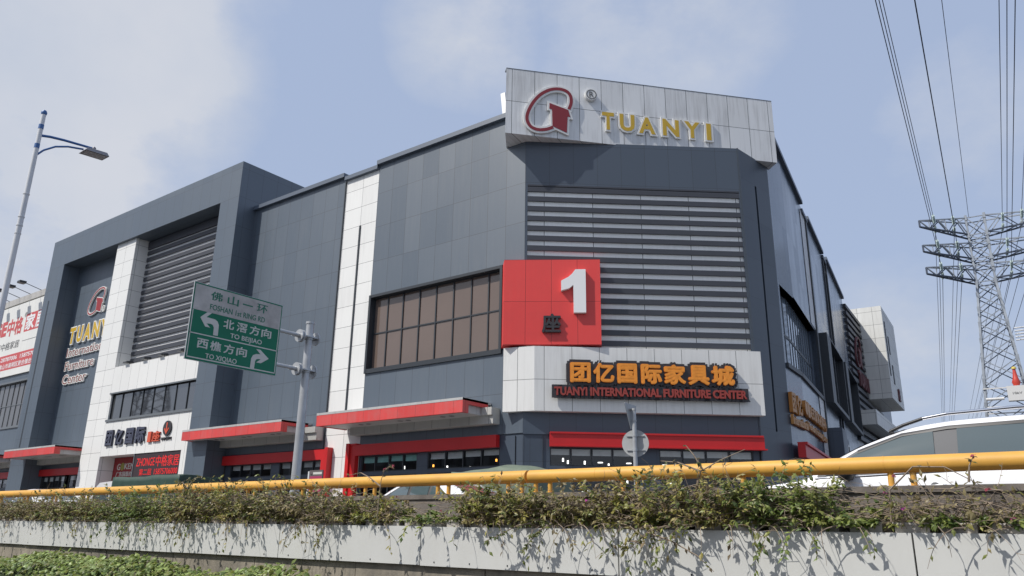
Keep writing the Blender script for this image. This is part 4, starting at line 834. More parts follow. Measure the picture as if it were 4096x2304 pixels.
# seam weed, hedge at the foot of the wall
a = MB(); a.tint = []; rg = random.Random(3); st = MB()
for i in range(9000):
    x = rg.uniform(-27, -7.6); top = -.07 + .05 * math.sin(x * 1.9) + .06 * math.sin(x * .83 + 1) - .07 * max(0, (-x - 12) * .16); top += -.30 * max(0, x + 8.8) * .9
    y = 7.08 - abs(rg.gauss(0, .55)); f = (7.1 - y) / 1.2; z = top - .30 * f ** 1.5 - abs(rg.gauss(0, .085)); 
    if z < -.95: continue
    c = rg.choice(GREEN + [(.17, .22, .06), (.20, .25, .08), (.19, .25, .09)]); k = rg.uniform(1.1, 2.2); L = rg.uniform(.06, .115)
    leaf(a, Vector((x, y, z)), Vector((rg.uniform(-1, 1), rg.uniform(-1, .2), rg.uniform(-.8, .5))), L, L * .40, (c[0] * k, c[1] * k, c[2] * k), Vector((rg.uniform(-.4, .4), -.5, 1)).normalized())
obj('creeper_hedge', a, leafm, None, label='bright green creeper hedge at the foot of the stained wall', cat='hedge', kind='stuff')
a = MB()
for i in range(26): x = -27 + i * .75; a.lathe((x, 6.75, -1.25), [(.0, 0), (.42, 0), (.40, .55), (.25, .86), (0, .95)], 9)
obj('hedge_shade_bank', a, mat('hedge_shade', (.03, .045, .015), .95, var=.3), kind='stuff', label='dark filler bank under the creeper hedge, coloured as its inner shade', cat='hedge filler')  # filler mounds; the hedge's inner shade is put into their dark green

# ---------------------------------------------------------------- street lamp
LX, LY = -24.3, 8.22; lp = thing('street_lamp', 'tall white street lamp with blue bands and a curved blue arm', 'street lamp', (LX, LY, 0))
a = MB(); a.bar((LX, LY, 0), (LX, LY, 11.5), .105, .068, 20); a.bar((LX, LY, 11.5), (LX, LY, 12.42), .068, .066, 20)
for z in (8.5, 8.75, 9.02, 9.75): a.bar((LX, LY, z), (LX, LY, z + .03), .088, n=20)
a.bar((LX, LY, 0), (LX, LY, .04), .24, n=12); obj('pole', a, lampp, lp, smooth=True)
for z0, z1 in ((11.93, 12.08), (11.28, 11.43)): a = MB(); a.bar((LX, LY, z0), (LX, LY, z1), .073, n=20); obj('blue_band', a, bluep, lp, smooth=True)
a = MB(); a.lathe((LX, LY, 12.42), [(.07, 0), (.08, .03), (.085, .08), (.06, .14), (0, .16)], 16); obj('finial', a, bluep, lp, smooth=True)
a = MB(); a.path([(LX, LY, 11.72), (LX, LY + .3, 11.80), (LX, LY + .7, 11.86), (LX, LY + 1.1, 11.90), (LX, LY + 1.62, 11.95)], lambda t: .042 - .006 * t, 12)
a.path([(LX, LY, 11.02), (LX, LY + .2, 11.30), (LX, LY + .5, 11.55), (LX, LY + .85, 11.70), (LX, LY + 1.3, 11.80)], .030, 10); obj('arm', a, bluep, lp, smooth=True)
a = MB(); hx = Fr((LX, LY), 0)
def LP(x, y, z): return Vector((LX + x, LY + y, 11.72 + z))
a.hexa([LP(-.24, 1.28, 0), LP(.24, 1.28, 0), LP(.24, 2.02, .05), LP(-.24, 2.02, .05)], [LP(-.20, 1.36, .12), LP(.20, 1.36, .12), LP(.20, 1.95, .17), LP(-.20, 1.95, .17)])
a.bar(LP(0, 1.55, .12), LP(0, 1.62, .27), .06, n=10); o = obj('lamp_head', a, lampg, lp)
a = MB(); a.face([LP(-.20, 1.34, -.004), LP(-.20, 1.97, .04), LP(.20, 1.97, .04), LP(.20, 1.34, -.004)]); obj('diffuser', a, mat('lamp_diffuser', (.30, .29, .31), .3), o)

# ---------------------------------------------------------------- green road sign on its post
GX = -16.62; gs = thing('road_sign', 'green and white direction sign with turn arrows held out from a grey pole', 'road sign', (GX, 13.0, 0))
a = MB(); a.bar((GX, 13.0, 0), (GX, 13.0, 5.72), .125, .098, 20); a.bar((GX, 13.0, 5.70), (GX, 13.0, 5.76), .115, n=20); a.bar((GX, 13, 0), (GX, 13, .05), .3, n=12); obj('pole', a, steelg, gs, smooth=True)
for z in (5.32, 4.42):
    a = MB(); a.bar((GX + .02, 9.6, z), (GX + .02, 12.90, z), .048, n=14); obj('arm', a, steelg, gs, smooth=True)
    a = MB(); 
    for y0, y1, r in ((12.66, 12.70, .17), (12.72, 12.76, .17), (13.20, 13.24, .18)): a.bar((GX, y0, z), (GX, y1, z), r, n=18)
    a.box(Fr((GX, 13.0), 90), -.33, .22, z - .014, z + .014, -.15, .15); a.bar((GX, 13, z - .06), (GX, 13, z + .06), .125, n=18)
    a.bar((GX, 12.45, z), (GX, 12.68, z), .06, n=12); obj('clamp', a, steelg, gs, smooth=True)
FG = Fr((GX + .08, 9.47), 90); GW = 2.53; g0, g1 = 4.105, 5.975
a = MB(); a.box(FG, 0, GW, g0, g1, -.03, 0); obj('sign_back', a, steelg, gs)
a = MB(); a.rect(FG, 0.008, GW - .008, g0 + .008, g1 - .008, .003); obj('sign_face', a, gsign, gs)
gh = g1 - g0
GV = lambda f: g1 - f * gh
a = MB(); a.rect(FG, .035, GW - .035, GV(.355), GV(.022), .006); obj('white_field', a, wold, gs)
a = MB(); W_ = .022
for u0, u1, v0, v1 in ((.035, GW - .035, GV(.664), GV(.650)), (.035, GW - .035, GV(.972), GV(.957)), (.035, .035 + W_, GV(.965), GV(.36)), (GW - .035 - W_, GW - .035, GV(.965), GV(.36))): a.rect(FG, u0, u1, v0, v1, .0065)
def arrow(pts, sh): a.poly(FG, [[(u, GV(v)) for u, v in pts]], .004, .004)
U = lambda f: f * GW
arrow([(U(0.101), 0.442), (U(0.166), 0.358), (U(0.214), 0.355), (U(0.163), 0.424), (U(0.194), 0.424), (U(0.255), 0.427), (U(0.284), 0.448), (U(0.301), 0.490), (U(0.304), 0.632), (U(0.255), 0.634), (U(0.252), 0.535), (U(0.238), 0.505), (U(0.218), 0.497), (U(0.172), 0.503), (U(0.214), 0.548), (U(0.163), 0.548)], 0)
arrow([(U(0.897), 0.788), (U(0.790), 0.690), (U(0.742), 0.690), (U(0.796), 0.750), (U(0.748), 0.757), (U(0.713), 0.780), (U(0.696), 0.830), (U(0.694), 0.960), (U(0.740), 0.958), (U(0.744), 0.850), (U(0.757), 0.825), (U(0.782), 0.817), (U(0.806), 0.816), (U(0.757), 0.869), (U(0.811), 0.868)], 0)
for ch, u in zip('北滘方向', (.349, .495, .643, .780)): a.text(FG, ch, U(u), U(u + .117), GV(.512), GV(.387), .004, .004, .022, .022)
a.text(FG, 'TO BEIJIAO', U(.437), U(.797), GV(.638), GV(.556), .004, .004, .012, .012)
for ch, u in zip('西樵方向', (.102, .240, .385, .524)): a.text(FG, ch, U(u), U(u + .117), GV(.833), GV(.708), .004, .004, .022, .022)
a.text(FG, 'TO XIQIAO', U(.204), U(.540), GV(.958), GV(.882), .004, .004, .012, .012)
obj('white_lettering', a, wsign, gs)
a = MB()
for ch, u in zip('佛山一环', (.18, .36, .53, .695)):
    if ch == '一': a.box(FG, U(u), U(u + .116), GV(.140), GV(.122), .006, .009)
    else: a.text(FG, ch, U(u), U(u + .125), GV(.186), GV(.066), .006, .004, .02, .02)
a.text(FG, 'FOSHAN 1st RING RD', U(.185), U(.803), GV(.312), GV(.238), .006, .004, .012, .012); obj('green_lettering', a, gtext, gs)

# ---------------------------------------------------------------- small signs seen from behind
bx, by = -9.52, 18.0; t = thing('traffic_sign', 'grey post with a round and a triangular sign seen from behind', 'traffic sign', (bx, by, 0))
a = MB(); a.bar((bx, by, 0), (bx, by, 3.5), .055, n=14); obj('pole', a, steelg, t, smooth=True)
FT = Fr((bx, by - .0), 20); platem = mat('sign_plate_back', (.42, .43, .43), .5, var=.08, dirt=.2)
a = MB(); n = 36; a.poly(FT, [[(math.cos(2 * math.pi * i / n) * .345, 2.615 + math.sin(2 * math.pi * i / n) * .345) for i in range(n)]], -.11, .012); o = obj('round_plate', a, platem, t)
for z in (2.80, 2.44):
    a = MB(); a.box(FT, -.22, .24, z - .012, z + .012, -.098, -.07); a.bar((bx, by, z - .03), (bx, by, z + .03), .064, n=14); a.box(FT, -.07, .07, z - .02, z + .02, -.075, .01); obj('bracket', a, steelg, o)
FT2 = Fr((bx, by), 93); a = MB(); a.poly(FT2, [[(-.36, 3.58), (.36, 3.58), (.33, 3.62), (-.33, 3.62)], ], -.1, .01); a.poly(FT2, [[(-.36, 3.6), (.36, 3.6), (.02, 2.98), (-.02, 2.98)]], -.1, .012); a.box(FT2, -.14, .14, 3.46, 3.49, -.1, -.06); a.bar((bx, by, 3.44), (bx, by, 3.50), .064, n=14); a.bar((bx, by, 3.16), (bx, by, 3.2), .064, n=14); obj('triangle_plate', a, platem, t)
sx, sy = -26.1, 21.0; t = thing('notice_sign', 'small magenta notice board with white characters beside the red surround', 'notice board', (sx + .45, sy, 0)); FNs = Fr((sx, sy), 0)
a = MB(); a.bar(FNs(.06, 0, -.03), FNs(.06, 2.6, -.03), .05, n=10); a.bar(FNs(.86, 0, -.03), FNs(.86, 1.7, -.03), .03, n=8); obj('post', a, bigw, t)
a = MB(); a.box(FNs, .12, .92, 1.76, 2.64, -.05, .0); obj('board', a, pinkd, t)
a = MB(); a.box(FNs, .15, .90, 1.78, 2.40, .0, .006); obj('magenta_field', a, pinkm, t)
a = MB(); a.text(FNs, '请自觉按', .18, .86, 2.10, 2.30, .007, .004, .015, .015); a.text(FNs, '线停车', .3, .74, 1.84, 2.02, .007, .004, .015, .015); a.box(FNs, .34, .88, 2.47, 2.56, .0, .005); a.lathe(FNs(.24, 2.5, .004), [(0, 0), (.05, 0)], 8); obj('lettering', a, wsign, t)
t = thing('bollard_light', 'row of red and blue warning lamps low beside the right corner', 'warning lamp', FB(-4.6, 0, 1.2)); wp = FB(-5.2, 0, 1.6); Fw = Fr((wp.x, wp.y), 20)
a = MB(); a.box(Fw, -.1, 1.9, 1.62, 1.88, -.1, .0); a.bar(Fw(.9, 0, -.05), Fw(.9, 1.62, -.05), .04, n=8); obj('housing', a, dframe, t)
for i in range(4): a = MB(); a.box(Fw, .0 + i * .47, .40 + i * .47, 1.66, 1.84, .0, .02); obj('lens', a, (lens_r, mat('blue_lens', (.02, .12, .5), .2))[i % 2], t)
# ---------------------------------------------------------------- vehicles
def spl(keys, x):
    for i in range(len(keys) - 1):
        if keys[i][0] <= x <= keys[i + 1][0]:
            p0, p1, p2, p3 = keys[max(0, i - 1)], keys[i], keys[i + 1], keys[min(len(keys) - 1, i + 2)]; t = (x - p1[0]) / (p2[0] - p1[0]); r = []
            for q in range(1, len(p1)):
                m1 = (p2[q] - p0[q]) / (p2[0] - p0[0]) * (p2[0] - p1[0]); m2 = (p3[q] - p1[q]) / (p3[0] - p1[0]) * (p2[0] - p1[0])
                if (p2[q] - p1[q]) == 0: m1 = m2 = 0
                r.append((2 * t**3 - 3 * t**2 + 1) * p1[q] + (t**3 - 2 * t**2 + t) * m1 + (-2 * t**3 + 3 * t**2) * p2[q] + (t**3 - t**2) * m2)
            return r
    return list((keys[0] if x < keys[0][0] else keys[-1])[1:])
def car(name, label, cat, X0, Y0, K, top, Wd, paint, wheels, wr, sidewin, ws, rw_, extra=None, flip=False, group=None):
    # K: stations (x, z_bottom, z_belt, half width factor), top: (x, roof z); local x from nose to tail along +X
    L = K[-1][0]; yc = Y0 + Wd / 2; root = thing(name, label, cat, (X0 + L / 2, yc, 0), group)
    P = lambda x, y, z: Vector((X0 + (L - x if flip else x), yc + y, z))
    def sec(x):
        zb, zl, hw = spl(K, x); h = hw * Wd / 2; zr = max(spl(top, x)[0], zl + .02); th = min(1.0, (zr - zl) / .45)
        tw = h * (.93 - .20 * th)
        return [(h * .80, zb), (h * .95, zb + .06), (h * .995, zb + .22), (h, (zb + zl) / 2), (h * .985, zl - .10), (h * .93, zl), (h * .93 + (tw - h * .93) * .5, zl + (zr - zl) * .5), (tw, zr - .07 * th - .005), (tw * .93, zr - .022 * th), (tw * .75, zr + .006), (tw * .4, zr + .018), (0, zr + .022)]
    xs = [L * i / 56 for i in range(57)]; S = [sec(x) for x in xs]; n = len(S[0])
    b = MB()
    for i, x in enumerate(xs):
        for y, z in S[i]: b.v.append(P(x, -y, z))
        for y, z in reversed(S[i][:-1]): b.v.append(P(x, y, z))
    m = 2 * n - 1
    for i in range(len(xs) - 1):
        for j in range(m - 1):
            q = (i * m + j, (i + 1) * m + j, (i + 1) * m + j + 1, i * m + j + 1); b.f.append(q[::-1] if not flip else q); b.uv.append([(0, 0)] * 4)
    for i in (0, len(xs) - 1): b.f.append(tuple(i * m + j for j in range(m))); b.uv.append([(0, 0)] * m)
    obj('body', b, paint, root, smooth='all')
    def side_y(x, z):
        s_ = sec(x)
        for (y0, z0), (y1, z1) in zip(s_[3:], s_[4:]):
            if z0 <= z <= z1 and z1 > z0: return y0 + (y1 - y0) * (z - z0) / (z1 - z0)
        return s_[8][0]
    for sg in (-1, 1):
        for nm, gm, polys, off in sidewin:
            for k, pl_ in enumerate(polys):
                a = MB(); lo, hi = pl_       # lower and upper outlines, same number of points
                for (xa, za), (xb, zb2), (xc, zc), (xd, zd) in zip(lo, lo[1:], hi, hi[1:]):
                    for i in range(4):
                        t0, t1 = i / 4, (i + 1) / 4; q = [(xa + (xc - xa) * t0, za + (zc - za) * t0), (xb + (xd - xb) * t0, zb2 + (zd - zb2) * t0), (xb + (xd - xb) * t1, zb2 + (zd - zb2) * t1), (xa + (xc - xa) * t1, za + (zc - za) * t1)]
                        a.face([P(x, sg * (side_y(x, z) + off), z) for x, z in q])
                obj(nm, a, gm, root, smooth='all', merge=True)
    for nm, (x0, x1), sh in (('windshield', ws, 1), ('rear_window', rw_, -1)):
        a = MB(); N_ = 7; T_ = [-.9, -.6, -.3, 0, .3, .6, .9]
        def gp(x, t):
            s_ = sec(x); y = s_[9][0] * 1.18 * abs(t) / .9; z = s_[11][1]
            for (ya, za), (yb, zb3) in zip(s_[7:], s_[8:]):
                if yb <= y <= ya: z = za + (zb3 - za) * (ya - y) / max(ya - yb, 1e-4)
            return P(x, math.copysign(y, t) if t else 0, z + .012)
        for i in range(6):
            xa, xb = x0 + (x1 - x0) * i / 6, x0 + (x1 - x0) * (i + 1) / 6
            for ta, tb in zip(T_, T_[1:]): a.face([gp(xa, ta), gp(xb, ta), gp(xb, tb), gp(xa, tb)])
        obj(nm, a, carg, root, smooth='all', merge=True)
    for wx in wheels:
        for sg in (-1, 1):
            c = P(wx, sg * (Wd / 2 - .10), wr); a = MB(); ax = Vector((0, 1, 0)); a.bar(c - ax * .11, c + ax * .11, wr, n=24); w_ = obj('wheel', a, rubber, root, smooth=True)
            a = MB(); a.bar(c + ax * sg * .105, c + ax * sg * .118, wr * .66, n=20)
            for k in range(5): t = k * 2 * math.pi / 5; d = Vector((math.cos(t), 0, math.sin(t))); a.bar(c + ax * sg * .12 + d * .05, c + ax * sg * .12 + d * wr * .62, .028, n=6)
            obj('rim', a, rim, w_); a = MB(); c2 = P(wx, sg * (Wd / 2 - .012), wr); a.bar(c2 - ax * .012, c2 + ax * .012, wr * 1.13, n=24); 
    zb, zl, hw = spl(K, .03)
    for sg in (-1, 1):
        a = MB(); a.box(Fr((P(0, 0, 0).x, yc), 0), (.02 if not flip else -.3), (.32 if not flip else -.02), zl - .22, zl - .08, -sg * Wd / 2 * .64 - .12, -sg * Wd / 2 * .64 + .12); obj('headlight', a, lens_m, root)
        x = L; zb2, zl2, _ = spl(K, L - .05); a = MB(); a.box(Fr((P(L, 0, 0).x, yc), 0), (-.22 if not flip else -.01), (.01 if not flip else .22), zl2 - .24, zl2 - .06, -sg * Wd / 2 * .68 - .13, -sg * Wd / 2 * .68 + .13); obj('tail_light', a, lens_r, root)
    if extra: extra(root, P, side_y, sec)
    return root
# white estate in the near lane
def suv_extra(root, P, sy, sec):
    for sg in (-1, 1):
        pts = [(1.86, 1.645), (2.02, 1.712), (2.24, 1.778), (2.5, 1.815), (3.2, 1.84), (3.9, 1.83), (4.25, 1.78)]
        a = MB(); a.path([P(x, sg * .60, z) for x, z in pts[:3]], .020, 10); a.path([P(1.86, sg * .60, 1.645), P(1.92, sg * .60, 1.61)], .02, 8); r = obj('roof_rail', a, cardk, root, smooth=True)
        a = MB(); a.path([P(x, sg * .60, z) for x, z in pts[2:]], .022, 10); obj('rail_bar', a, chrome if sg < 0 else chrome, r, smooth=True)
        a = MB(); c = P(1.40, sg * .99, 1.14)
        a.v = []; B = MB(); B.lathe((0, 0, 0), [(0, -.085), (.09, -.075), (.12, 0), (.10, .075), (0, .09)], 14)
        a.v = [c + Vector((p.x * .85, p.y * .95, p.z)) for p in B.v]; a.f = B.f; a.uv = B.uv; a.bar(P(1.38, sg * .80, 1.07), P(1.40, sg * .95, 1.10), .035, n=8); obj('wing_mirror', a, cardk, root, smooth='all')
        for x in (2.22, 3.12):
            a = MB(); pts = [P(x + i * .03, sg * (sy(x + i * .03, .98) + (.028 if 0 < i < 7 else .004)), .975 + .003 * i) for i in range(8)]; a.path(pts, .013, 8); obj('door_handle', a, paint_h, root, smooth=True)
            a = MB(); c = P(x + .10, sg * (sy(x + .1, .98) + .002), .975); a.bar(c, c + Vector((0, sg * .003, 0)), .05, n=14); obj('handle_recess', a, pillar_g, root)
        a = MB(); a.path([P(x, sg * (sy(x, z) + .010), z) for x, z in ((1.0, 1.10), (1.6, 1.118), (2.0, 1.135), (2.6, 1.155), (3.2, 1.17), (3.8, 1.19))], .011, 6); obj('belt_trim', a, chrome, root)
        for x in (1.46, 2.46, 3.46):
            a = MB(); a.path([P(x, sg * (sy(x, z) + .0005), z) for z in (.35, .5, .65, .8, .95, 1.09)], .0035, 4); obj('door_seam', a, cardk, root)
paint_h = carw
SK = [(0, .30, .80, .80), (.08, .26, .92, .88), (.35, .24, 1.00, .96), (.75, .24, 1.06, .99), (1.15, .24, 1.125, 1.0), (1.5, .24, 1.13, 1.0), (2.4, .24, 1.15, 1.0), (3.3, .24, 1.17, 1.0), (4.0, .26, 1.18, .98), (4.45, .30, 1.10, .93), (4.6, .40, .98, .86)]
ST = [(0, .80), (.7, 1.02), (.95, 1.14), (1.25, 1.345), (1.58, 1.515), (2.08, 1.682), (2.5, 1.740), (2.9, 1.758), (3.3, 1.762), (3.8, 1.74), (4.2, 1.66), (4.45, 1.28), (4.6, .98)]
SWIN = [('window_surround', pillar_g, [([(1.02, 1.115), (1.5, 1.13), (2.0, 1.145), (2.5, 1.16), (3.3, 1.175), (3.95, 1.19)], [(1.06, 1.165), (1.5, 1.43), (2.0, 1.61), (2.5, 1.668), (3.3, 1.685), (3.93, 1.59)])], .010),
        ('window_visor', cardk, [([(1.5, 1.39), (2.0, 1.573), (2.5, 1.63), (3.3, 1.652), (3.9, 1.55)], [(1.5, 1.432), (2.0, 1.612), (2.5, 1.670), (3.3, 1.690), (3.93, 1.595)])], .022),
        ('side_window', carg, [([(1.12, 1.135), (1.5, 1.145), (1.95, 1.155), (2.35, 1.165)], [(1.15, 1.185), (1.5, 1.40), (1.95, 1.57), (2.34, 1.625)]), ([(2.58, 1.17), (3.0, 1.18), (3.42, 1.19)], [(2.59, 1.64), (3.0, 1.653), (3.40, 1.648)]), ([(3.5, 1.2), (3.72, 1.205), (3.9, 1.21)], [(3.49, 1.635), (3.72, 1.60), (3.88, 1.54)])], .017)]
car('estate_car', 'white estate car with silver roof rails passing close behind the yellow guardrail', 'car', -3.86, 10.0, SK, ST, 1.82, carw, (.85, 3.5), .34, SWIN, (.98, 2.02), (4.24, 4.43), suv_extra)
# white saloon one lane further
DK_ = [(0, .32, .62, .80), (.1, .24, .74, .90), (.5, .2, .86, .97), (1.0, .2, .93, 1.0), (1.5, .2, .96, 1.0), (2.5, .2, .99, 1.0), (3.5, .2, 1.02, 1.0), (4.0, .22, 1.04, .98), (4.5, .28, 1.02, .92), (4.75, .40, .9, .84)]
DT = [(0, .62), (1.0, .95), (1.3, 1.06), (1.75, 1.33), (2.05, 1.45), (2.5, 1.50), (3.0, 1.495), (3.4, 1.44), (3.85, 1.27), (4.2, 1.10), (4.75, .9)]
DWIN = [('window_surround', cardk, [([(1.42, .985), (2.0, 1.0), (2.6, 1.01), (3.3, 1.025), (3.62, 1.04)], [(1.44, 1.05), (2.0, 1.355), (2.6, 1.435), (3.15, 1.405), (3.58, 1.13)])], .010),
        ('side_window', carg, [([(1.52, 1.005), (2.0, 1.01), (2.35, 1.015)], [(1.55, 1.06), (2.0, 1.325), (2.34, 1.40)]), ([(2.43, 1.02), (2.7, 1.025), (2.98, 1.03)], [(2.43, 1.405), (2.7, 1.405), (2.97, 1.385)]), ([(3.05, 1.035), (3.3, 1.04), (3.52, 1.05)], [(3.05, 1.37), (3.22, 1.33), (3.5, 1.13)])], .017)]
car('saloon_car', 'white saloon car behind the parapet under the big red canopy', 'car', -15.1, 13.0, DK_, DT, 1.76, carw, (.85, 3.6), .31, DWIN, (1.32, 2.0), (3.32, 4.12))
car('saloon_car', 'white car half hidden by leaves at the far left end of the rail', 'car', -35.3, 13.0, DK_, [(x, z * 1.10 if z > 1 else z) for x, z in DT], 1.76, carw, (.85, 3.6), .31, DWIN, (1.32, 2.0), (3.32, 4.12))
car('saloon_car', 'silver blue car roof glimpsed between the leaves left of the sign pole', 'car', -31.6, 18.6, DK_, DT, 1.76, carb, (.85, 3.6), .31, DWIN, (1.32, 2.0), (3.32, 4.12))
# two tarpaulined trucks
def drape(mb, x0, x1, y0, y1, z0, z1, seed, sag=.05, nx=26, ny=10, peak=0.0):
    rg = random.Random(seed); ph = [rg.uniform(0, 6) for _ in range(8)]
    def top(x, y): u = (x - x0) / (x1 - x0); v = (y - y0) / (y1 - y0); return z1 + sag * (math.sin(u * 9 + ph[0]) * .5 + math.sin(u * 21 + v * 4 + ph[1]) * .3) + peak * (1 - (2 * u - 1) ** 2) * (1 - .6 * (2 * v - 1) ** 2) - .03 * math.sin(v * 7 + ph[2])
    G = [[Vector((x0 + (x1 - x0) * i / nx, y0 + (y1 - y0) * j / ny, top(x0 + (x1 - x0) * i / nx, y0 + (y1 - y0) * j / ny))) for j in range(ny + 1)] for i in range(nx + 1)]
    for i in range(nx):
        for j in range(ny): mb.face([G[i][j], G[i + 1][j], G[i + 1][j + 1], G[i][j + 1]])
    m = 7
    def skirt(line, nx_, ny_):
        for a_, b_ in zip(line, line[1:]):
            pa = [Vector((a_.x + nx_ * (.05 * math.sin((a_.x + a_.y) * 7 + ph[3]) + .03) * k / m, a_.y + ny_ * (.05 * math.sin(a_.x * 8 + ph[4]) + .03) * k / m, a_.z + (z0 - a_.z) * k / m)) for k in range(m + 1)]
            pb = [Vector((b_.x + nx_ * (.05 * math.sin((b_.x + b_.y) * 7 + ph[3]) + .03) * k / m, b_.y + ny_ * (.05 * math.sin(b_.x * 8 + ph[4]) + .03) * k / m, b_.z + (z0 - b_.z) * k / m)) for k in range(m + 1)]
            for k in range(m): mb.face([pa[k], pa[k + 1], pb[k + 1], pb[k]])
    skirt([G[i][0] for i in range(nx + 1)], 0, -1); skirt([G[i][ny] for i in range(nx, -1, -1)], 0, 1); skirt([G[0][j] for j in range(ny, -1, -1)], -1, 0); skirt([G[nx][j] for j in range(ny + 1)], 1, 0)
def truck(label, x0, y0, cabL, bedL, Wd, zbed, ztop, tm, seed, peak=0.0, tb0=None, hz=1.0):
    t = thing('truck', label, 'truck', (x0 + 2, y0 + Wd / 2, 0)); F = Fr((x0, y0), 0); b0 = cabL + .15
    a = MB(); a.box(F, b0, b0 + bedL, .75, zbed, -Wd, 0); a.box(F, .3, b0 + bedL, .45, .74, -Wd * .7, -Wd * .3); obj('cargo_bed', a, truckp, t)
    a = MB(); P = lambda x, y, z: Vector((x0 + x, y0 + y, z)); 
    prof = [(x, z * hz) for x, z in ((0.05, .45), (0, 1.0), (.05, 1.30), (.28, 2.06), (.85, 2.44), (cabL - .1, 2.50), (cabL, 2.40), (cabL, .45))]
    a.face([P(x, .06, z) for x, z in prof]); a.face([P(x, Wd - .06, z) for x, z in prof][::-1])
    for (xa, za), (xb, zb_) in zip(prof, prof[1:] + prof[:1]): a.face([P(xa, .06, za), P(xa, Wd - .06, za), P(xb, Wd - .06, zb_), P(xb, .06, zb_)])
    obj('cab', a, carw, t)
    a = MB(); a.face([P(.07, .2, 1.34 * hz), P(.07, Wd - .2, 1.34 * hz), P(.26, Wd - .26, 2.0 * hz), P(.26, .26, 2.0 * hz)]); a.v = [p + Vector((-.012, 0, .006)) for p in a.v]; obj('windshield', a, carg, t)
    for y in (.05, Wd - .05): a = MB(); a.face([P(.25, y, 1.32 * hz), P(cabL - .35, y, 1.32 * hz), P(cabL - .35, y, 2.0 * hz), P(.45, y, 2.0 * hz)]); obj('side_window', a, carg, t)
    for x in (.75, b0 + bedL - .9):
        for y in (.14, Wd - .14): a = MB(); a.bar(P(x, y - .1, .38), P(x, y + .1, .38), .38, n=20); w_ = obj('wheel', a, rubber, t, smooth=True); a = MB(); a.bar(P(x, y - .11, .38), P(x, y + .11, .38), .2, n=14); obj('rim', a, rim, w_)
    a = MB(); drape(a, x0 + (b0 - .12 if tb0 is None else tb0), x0 + b0 + bedL + .05, y0 - .05, y0 + Wd + .05, zbed - .35, ztop, seed, peak=peak); obj('tarpaulin', a, tm, t, smooth='all', merge=True)
truck('white cabbed truck with a dark green tarpaulin over its load by the entrance', -42.15, 20.0, 2.3, 5.85, 1.9, 1.35, 2.66, tarp, 4)
truck('truck under a pale olive tarpaulin in front of the splayed corner', -18.7, 19.6, 1.6, 3.2, 1.9, 1.3, 2.22, tarpl, 9, peak=.18, hz=.80)

# ---------------------------------------------------------------- transmission tower and lines
LATv, FWDv = Vector((.79921, .60105, 0)), Vector((-.60105, .79921, 0))
LF = lambda l, f, z: LATv * l + FWDv * f + Vector((0, 0, z))
TC = (45.4, 70.3); tw = thing('transmission_tower', 'grey steel lattice transmission tower with three pairs of cross arms', 'pylon', LF(*TC, 0))
AXL, AXD = Vector((.843, -.537)), Vector((.537, .843))
def hwid(z): return .78 + max(0, 23.6 - z) * .079
def corner(sx_, sf, z): h = hwid(z); return LF(*(Vector(TC) + AXL * sx_ * h + AXD * sf * h), z)
SQ = [(-1, -1), (1, -1), (1, 1), (-1, 1)]
Zs = [0, 3.4, 6.5, 9.3, 11.8, 14.0, 16.0, 17.8, 19.4, 20.9, 22.3, 23.6, 25.2, 26.0, 27.5, 28.4, 30.2]
def ang(mb, a, b, r): mb.bar(a, b, r, r, 4, rot=math.pi / 4)
for q in SQ:
    a = MB(); ang(a, corner(*q, 0), corner(*q, 23.6), .13); ang(a, corner(*q, 23.6), corner(*q, 30.3), .11)
    for z in Zs[1:]: c = corner(*q, z); ang(a, c - Vector((0, 0, .28)), c + Vector((0, 0, .25)), .165)
    obj('leg', a, towerm, tw)
a = MB(); d = MB()
for z0, z1 in zip(Zs, Zs[1:]):
    for i in range(4):
        p, q = SQ[i], SQ[(i + 1) % 4]; mb = a if i in (0, 3) else d
        ang(mb, corner(*p, z0), corner(*q, z1), .055); ang(mb, corner(*q, z0), corner(*p, z1), .055)
        if z0 > 22: ang(mb, corner(*p, z1), corner(*q, z1), .06)
obj('lattice', a, towerm, tw); obj('lattice', d, darkst, tw)
dL = Vector((-1, -.12)); dR = Vector((.80, -.60))
ATT = {}
for lv_, (zt_, zb_) in enumerate(((30.2, 28.5), (27.6, 26.0), (25.3, 23.8))):
    for side, dr, L in ((-1, dL, 5.2), (1, dR, 6.5)):
        a = MB(); b = MB(); rt = [AXL * side * .78 - AXD * .78, AXL * side * .78 + AXD * .78]
        tip = Vector(TC) + dr.normalized() * (L + .8); tz0, tz1 = (zb_ + zt_) / 2 - .35, (zb_ + zt_) / 2 + .3
        R0 = [Vector(TC) + Vector(r) for r in rt]; T = lambda r, t, top: LF(*(r + (tip - r) * t), (zt_ + (tz1 - zt_) * t) if top else (zb_ + (tz0 - zb_) * t))
        for r in R0: ang(a, T(r, 0, 1), T(r, 1, 1), .075); ang(b, T(r, 0, 0), T(r, 1, 0), .095)
        ang(b, T(R0[0], 1, 0), T(R0[0], 1, 1), .11); K_ = 5
        for r in R0:
            for k in range(K_): t0, t1 = k / K_, (k + 1) / K_; ang(b if k % 2 else a, T(r, t0, k % 2), T(r, t1, (k + 1) % 2), .055)
            ang(a, T(r, .45, 0), T(r, .45, 1), .05); ang(a, T(r, .8, 0), T(r, .8, 1), .045)
        for k in range(K_): t0, t1 = k / K_, (k + 1) / K_; ang(b, T(R0[k % 2], t0, 0), T(R0[(k + 1) % 2], t1, 0), .05); ang(a, T(R0[k % 2], t0, 1), T(R0[(k + 1) % 2], t1, 1), .045)
        o = obj('cross_arm', a, towerm, tw); obj('arm_bracing', b, darkst, o)
        for f_ in ((.30, .69) if side < 0 else (.22, .46)): ATT[(lv_, side, f_)] = (Vector(TC) + dr.normalized() * (L * f_ + .8), (zt_ + zb_) / 2)
